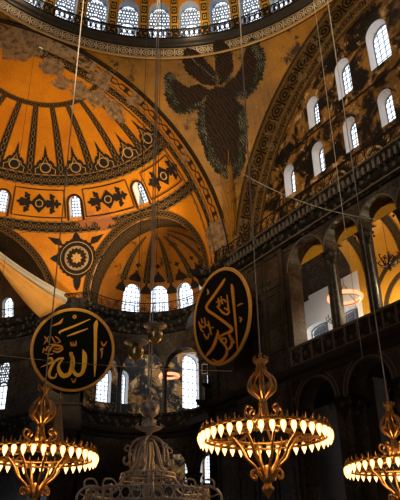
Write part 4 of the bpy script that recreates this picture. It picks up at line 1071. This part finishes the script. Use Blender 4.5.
smB = [[(165, 165, 3), (170, 195, 7), (160, 205, 6)], [(178, 158, 3), (184, 190, 6)], [(205, 148, 3), (210, 212, 6)], [(165, 205, 4), (185, 225, 8), (205, 230, 6), (212, 215, 6), (192, 205, 6)], [(155, 185, 3), (172, 178, 5), (190, 170, 5), (200, 180, 4)],
       [(80, 290, 5), (95, 300, 6), (110, 285, 6), (128, 296, 6), (145, 290, 4)], [(85, 262, 3), (92, 282, 5)], [(100, 255, 3), (106, 290, 5)], [(72, 276, 3), (84, 310, 5), (98, 318, 4)], [(118, 268, 3), (126, 300, 6), (132, 325, 4)], [(96, 325, 4), (112, 345, 6), (122, 320, 4)],
       [(248, 192, 2), (260, 182, 6), (272, 178, 2)], [(254, 235, 3), (262, 240, 7), (258, 254, 5)], [(116, 130, 3), (120, 145, 7), (116, 155, 3)]]
roundel('round black-green disc with gold lettering, seen face-on on the pier left of the curved gallery', (27.92 - .4, -8.36 + .15, 18.2), 159.7, 16.3, 3.2, bigA, smA, cA, [[(-1, 2.4, -.15), (-1, 2.9, -1.0)], [(1, 2.4, -.15), (1, 2.9, -1.0)]])
roundel('oval-looking black disc with dull gold lettering, seen obliquely on the dark main pier', (14.5, -13.57, 17.62), 91.0, 4.8, 3.25, bigB, smB, cB, [[(-1, 2.0, -.15), (-1, 2.0, -1.85)], [(1, 2.0, -.15), (1, 2.0, -1.85)], [(0, -2.0, -.15), (0, -2.0, -1.5)]], 'leaf_dk')

# ------------------------------------------------------------------ cloth hung across the apse arch, minbar spire, small gear
t = thing('hanging_cloth', 'white and yellow cloth stretched under the apse arch, at the left edge', 'cloth', (0, 0, 0))
def cloth(name, A, B_, C_, mat, sag):
    bm = B(); N = 14; rows = []
    for i in range(N + 1):
        s_ = i / N; row = []
        for j in range(7):
            q_ = j / 6; a = V(A[0]).lerp(V(A[1]), s_); b = V(B_[0]).lerp(V(B_[1]), s_); p = a.lerp(b, q_)
            p += V((-.15 * sin(q_ * 9 + s_ * 3), .1 * sin(q_ * 7), -sag * 4 * s_ * (1 - s_) * (1 - .4 * q_))); row.append(bm.verts.new(p))
        rows.append(row)
    for a, b in zip(rows, rows[1:]):
        for j in range(6): bm.faces.new((a[j], a[j + 1], b[j + 1], b[j]))
    o = obj(name, bm, mat, t, smooth=True); md = o.modifiers.new('thick', 'SOLIDIFY'); md.thickness = .03
X = lambda px, py: None
cloth('white_panel', [(26.6, -.7, 25.05), (27.3, -7.1, 22.75)], [(26.6, -.7, 24.5), (27.5, -7.3, 21.9)], None, M['cloth_white'], .35)
cloth('yellow_panel', [(26.55, -.7, 24.5), (27.4, -7.2, 21.9)], [(26.6, -.8, 24.0), (27.0, -5.2, 20.15)], None, M['cloth_gold'], .3)
t = thing('minbar_spire', 'pale conical spire with scale pattern in front of the pier, behind the left chandelier', 'pulpit spire', (24.0, -6.25, 0))
bm, uvl = uvb()
n = 12
for k in range(n):
    a0, a1 = 2 * pi * k / n, 2 * pi * (k + 1) / n
    for z0, z1, r0, r1 in ((10.1, 11.6, .52, .29), (11.6, 13.3, .29, .04)):
        quad(bm, uvl, [(r0 * cos(a0), r0 * sin(a0), z0), (r0 * cos(a1), r0 * sin(a1), z0), (r1 * cos(a1), r1 * sin(a1), z1), (r1 * cos(a0), r1 * sin(a0), z1)], [(z0, 0), (z0, 1), (z1, 1), (z1, 0)])
obj('cone', bm, M['minbar'], t)
bm = B(); lathe(bm, [(.04, 13.2), (.09, 13.3), (.03, 13.4), (.06, 13.5), (.01, 13.8)], 8); obj('finial', bm, M['bronze'], t)
bm = B(); lathe(bm, [(.5, 8.4), (.5, 9.9), (.6, 10.0), (.6, 10.1), (.5, 10.15)], 12); obj('drum', bm, M['stone_lt'], t)
bm = B(); box(bm, -.55, .55, -.55, .55, 0, 8.2); box(bm, -.65, .65, -.65, .65, 8.2, 8.5); obj('tower', bm, M['marble_plain'], t)

def loudspeaker(loc, aim, label, wall_y=None):
    t = thing('loudspeaker', label, 'loudspeaker', loc); d = (V(aim) - V(loc)); t.rotation_euler = (0, 0, atan2(d.y, d.x))
    bm = B(); box(bm, -.18, .18, -.22, .22, -.38, .38); obj('cabinet', bm, M['white_wall'], t)
    bm = B(); box(bm, .18, .2, -.18, .18, -.33, .33); obj('grille', bm, M['iron'], t)
    bm = B(); tube(bm, [(-.18, 0, 0), (-.6, 0, 0)], .04, 5); obj('bracket', bm, M['iron'], t)
px, py = ex_pt(157, CR - .95); loudspeaker((px, py, 15.9), (-18, 9, 2), 'small white loudspeaker on the curved gallery edge beside the main pier')

# wires: straight drops and slack cables crossing the nave
def wire(label, pts, r=.02, mat='cable', name='steel_wire', cat='wire', grp=None):
    bm = B(); tube(bm, pts, r, 4); o = obj(name, bm, M[mat]); return tag(o, label, cat, grp)
def sagline(a, b, sag, n=24): return [V(a).lerp(V(b), i / n) - V((0, 0, sag * 4 * (i / n) * (1 - i / n))) for i in range(n + 1)]
wire('long slack cable crossing in front of the round gold-lettered disc', sagline((24, 7.5, 15.6), (13.1, -13.3, 13.4), .5))
wire('slack cable crossing the semi-dome from the left to the main pier', sagline((19.5, 4, 20.5), (7.6, -11.35, 24.25), .5), .014, 'cable_dk')
wire('slack cable sagging across the tympanum cornice to the right edge', sagline((7.8, -11.0, 24.3), (1.4, -15.0, 19.0), .55), .016)
wire('thin straight wire in front of the yellow gallery vault', [(1.9, -13.0, 11.0), (1.9, -13.0, 44.9)], .014)
wire('thin straight wire in front of the three conch windows', [(14.0, -7.2, 8.0), (14.0, -7.2, 38.2)], .014, 'cable_dk')
wire('thin straight wire left of the round gold-lettered disc', [(14.0, 1.3, 8.0), (14.0, 1.3, 43.3)], .014, 'cable_dk')
# ------------------------------------------------------------------ world, lights, camera
w = bpy.data.worlds.new('overcast_sky'); S.world = w; w.use_nodes = True
bg = w.node_tree.nodes['Background']; bg.inputs[0].default_value = (.86, .93, 1., 1); bg.inputs[1].default_value = 2.4
def lamp(kind, name, loc, e, col=(1, .72, .4), target=None, **k):
    l = bpy.data.lights.new(name, kind); l.energy = e; l.color = col
    for a, b in k.items(): setattr(l, a, b)
    o = bpy.data.objects.new(name, l); COL.objects.link(o); o.location = loc
    if target is not None: o.rotation_euler = (V(target) - V(loc)).to_track_quat('-Z', 'Y').to_euler()
    return o
WARM = (1., .74, .42)
lamp('SPOT', 'cornice_spot', (17.5, -13.2, 23.2), 6800, WARM, (26, -3, 31), spot_size=rad(110), spot_blend=.7, shadow_soft_size=.3)
lamp('SPOT', 'cornice_spot', (17.5, 13.2, 23.2), 8500, WARM, (27, -6, 29.5), spot_size=rad(85), spot_blend=.7, shadow_soft_size=.3)
lamp('SPOT', 'cornice_spot', (20.0, -11.5, 23.4), 200, WARM, (25, -16, 26), spot_size=rad(110), spot_blend=.7, shadow_soft_size=.2)
lamp('SPOT', 'cornice_spot', (-13, 13, 23.2), 7500, WARM, (14, -13, 33), spot_size=rad(60), spot_blend=.8, shadow_soft_size=.4)
lamp('SPOT', 'cornice_spot', (-6, 14.5, 23.2), 13000, WARM, (8, -16, 29), spot_size=rad(60), spot_blend=.8, shadow_soft_size=.4)
lamp('SPOT', 'cornice_spot', (-2, 14.3, 23.3), 2600, WARM, (27.5, -8.3, 18.2), spot_size=rad(15), spot_blend=.5, shadow_soft_size=.2)  # narrow spot added to brighten the lettering of the face-on disc
lamp('SPOT', 'cornice_spot', (8, 14.3, 23.3), 1100, WARM, (14.5, -13.5, 17.6), spot_size=rad(17), spot_blend=.5, shadow_soft_size=.2)  # narrow spot added to brighten the oblique disc
for a in (40, 80, 120, 160, 200, 250, 300, 350):
    lamp('POINT', 'dome_floodlight', (14.4 * cos(rad(a)), -14.4 * sin(rad(a)), 39.3), 160, WARM, shadow_soft_size=.3)
for x in (7.5, 3.5, -.5): lamp('POINT', 'gallery_light', (x, -19.5, 17.0), 330, (1, .8, .5), shadow_soft_size=.3)
lamp('POINT', 'gallery_light', (12.5, -18.6, 15.6), 230, (1, .96, .92), shadow_soft_size=.3)  # added neutral fill that brightens the white back wall in place of daylight
lamp('POINT', 'gallery_light', (31, -19, 16), 60, (1, .75, .45), shadow_soft_size=.3)
cam = bpy.data.cameras.new('camera'); co = bpy.data.objects.new('camera', cam); COL.objects.link(co)
h, p_, r_ = rad(32.47), rad(27.58), rad(-.9)
F = V((cos(p_) * cos(h), -cos(p_) * sin(h), sin(p_))); R = V((-sin(h), -cos(h), 0)); U = R.cross(F)
R2 = cos(r_) * R + sin(r_) * U; U2 = -sin(r_) * R + cos(r_) * U
mw = Matrix((R2, U2, -F)).transposed().to_4x4(); mw.translation = V((-18.8, 9.23, 1.6)); co.matrix_world = mw
cam.sensor_fit = 'HORIZONTAL'; cam.sensor_width = 36; cam.lens = 36 * 640.5 / 400; cam.clip_end = 300
S.camera = co
S.view_settings.view_transform = 'Standard'; S.view_settings.look = 'None'; S.view_settings.gamma = 1; S.view_settings.exposure = 0
S.cycles.use_denoising = True; S.cycles.max_bounces = 6; S.cycles.diffuse_bounces = 2; S.cycles.transparent_max_bounces = 8
S.cycles.sample_clamp_indirect = 6
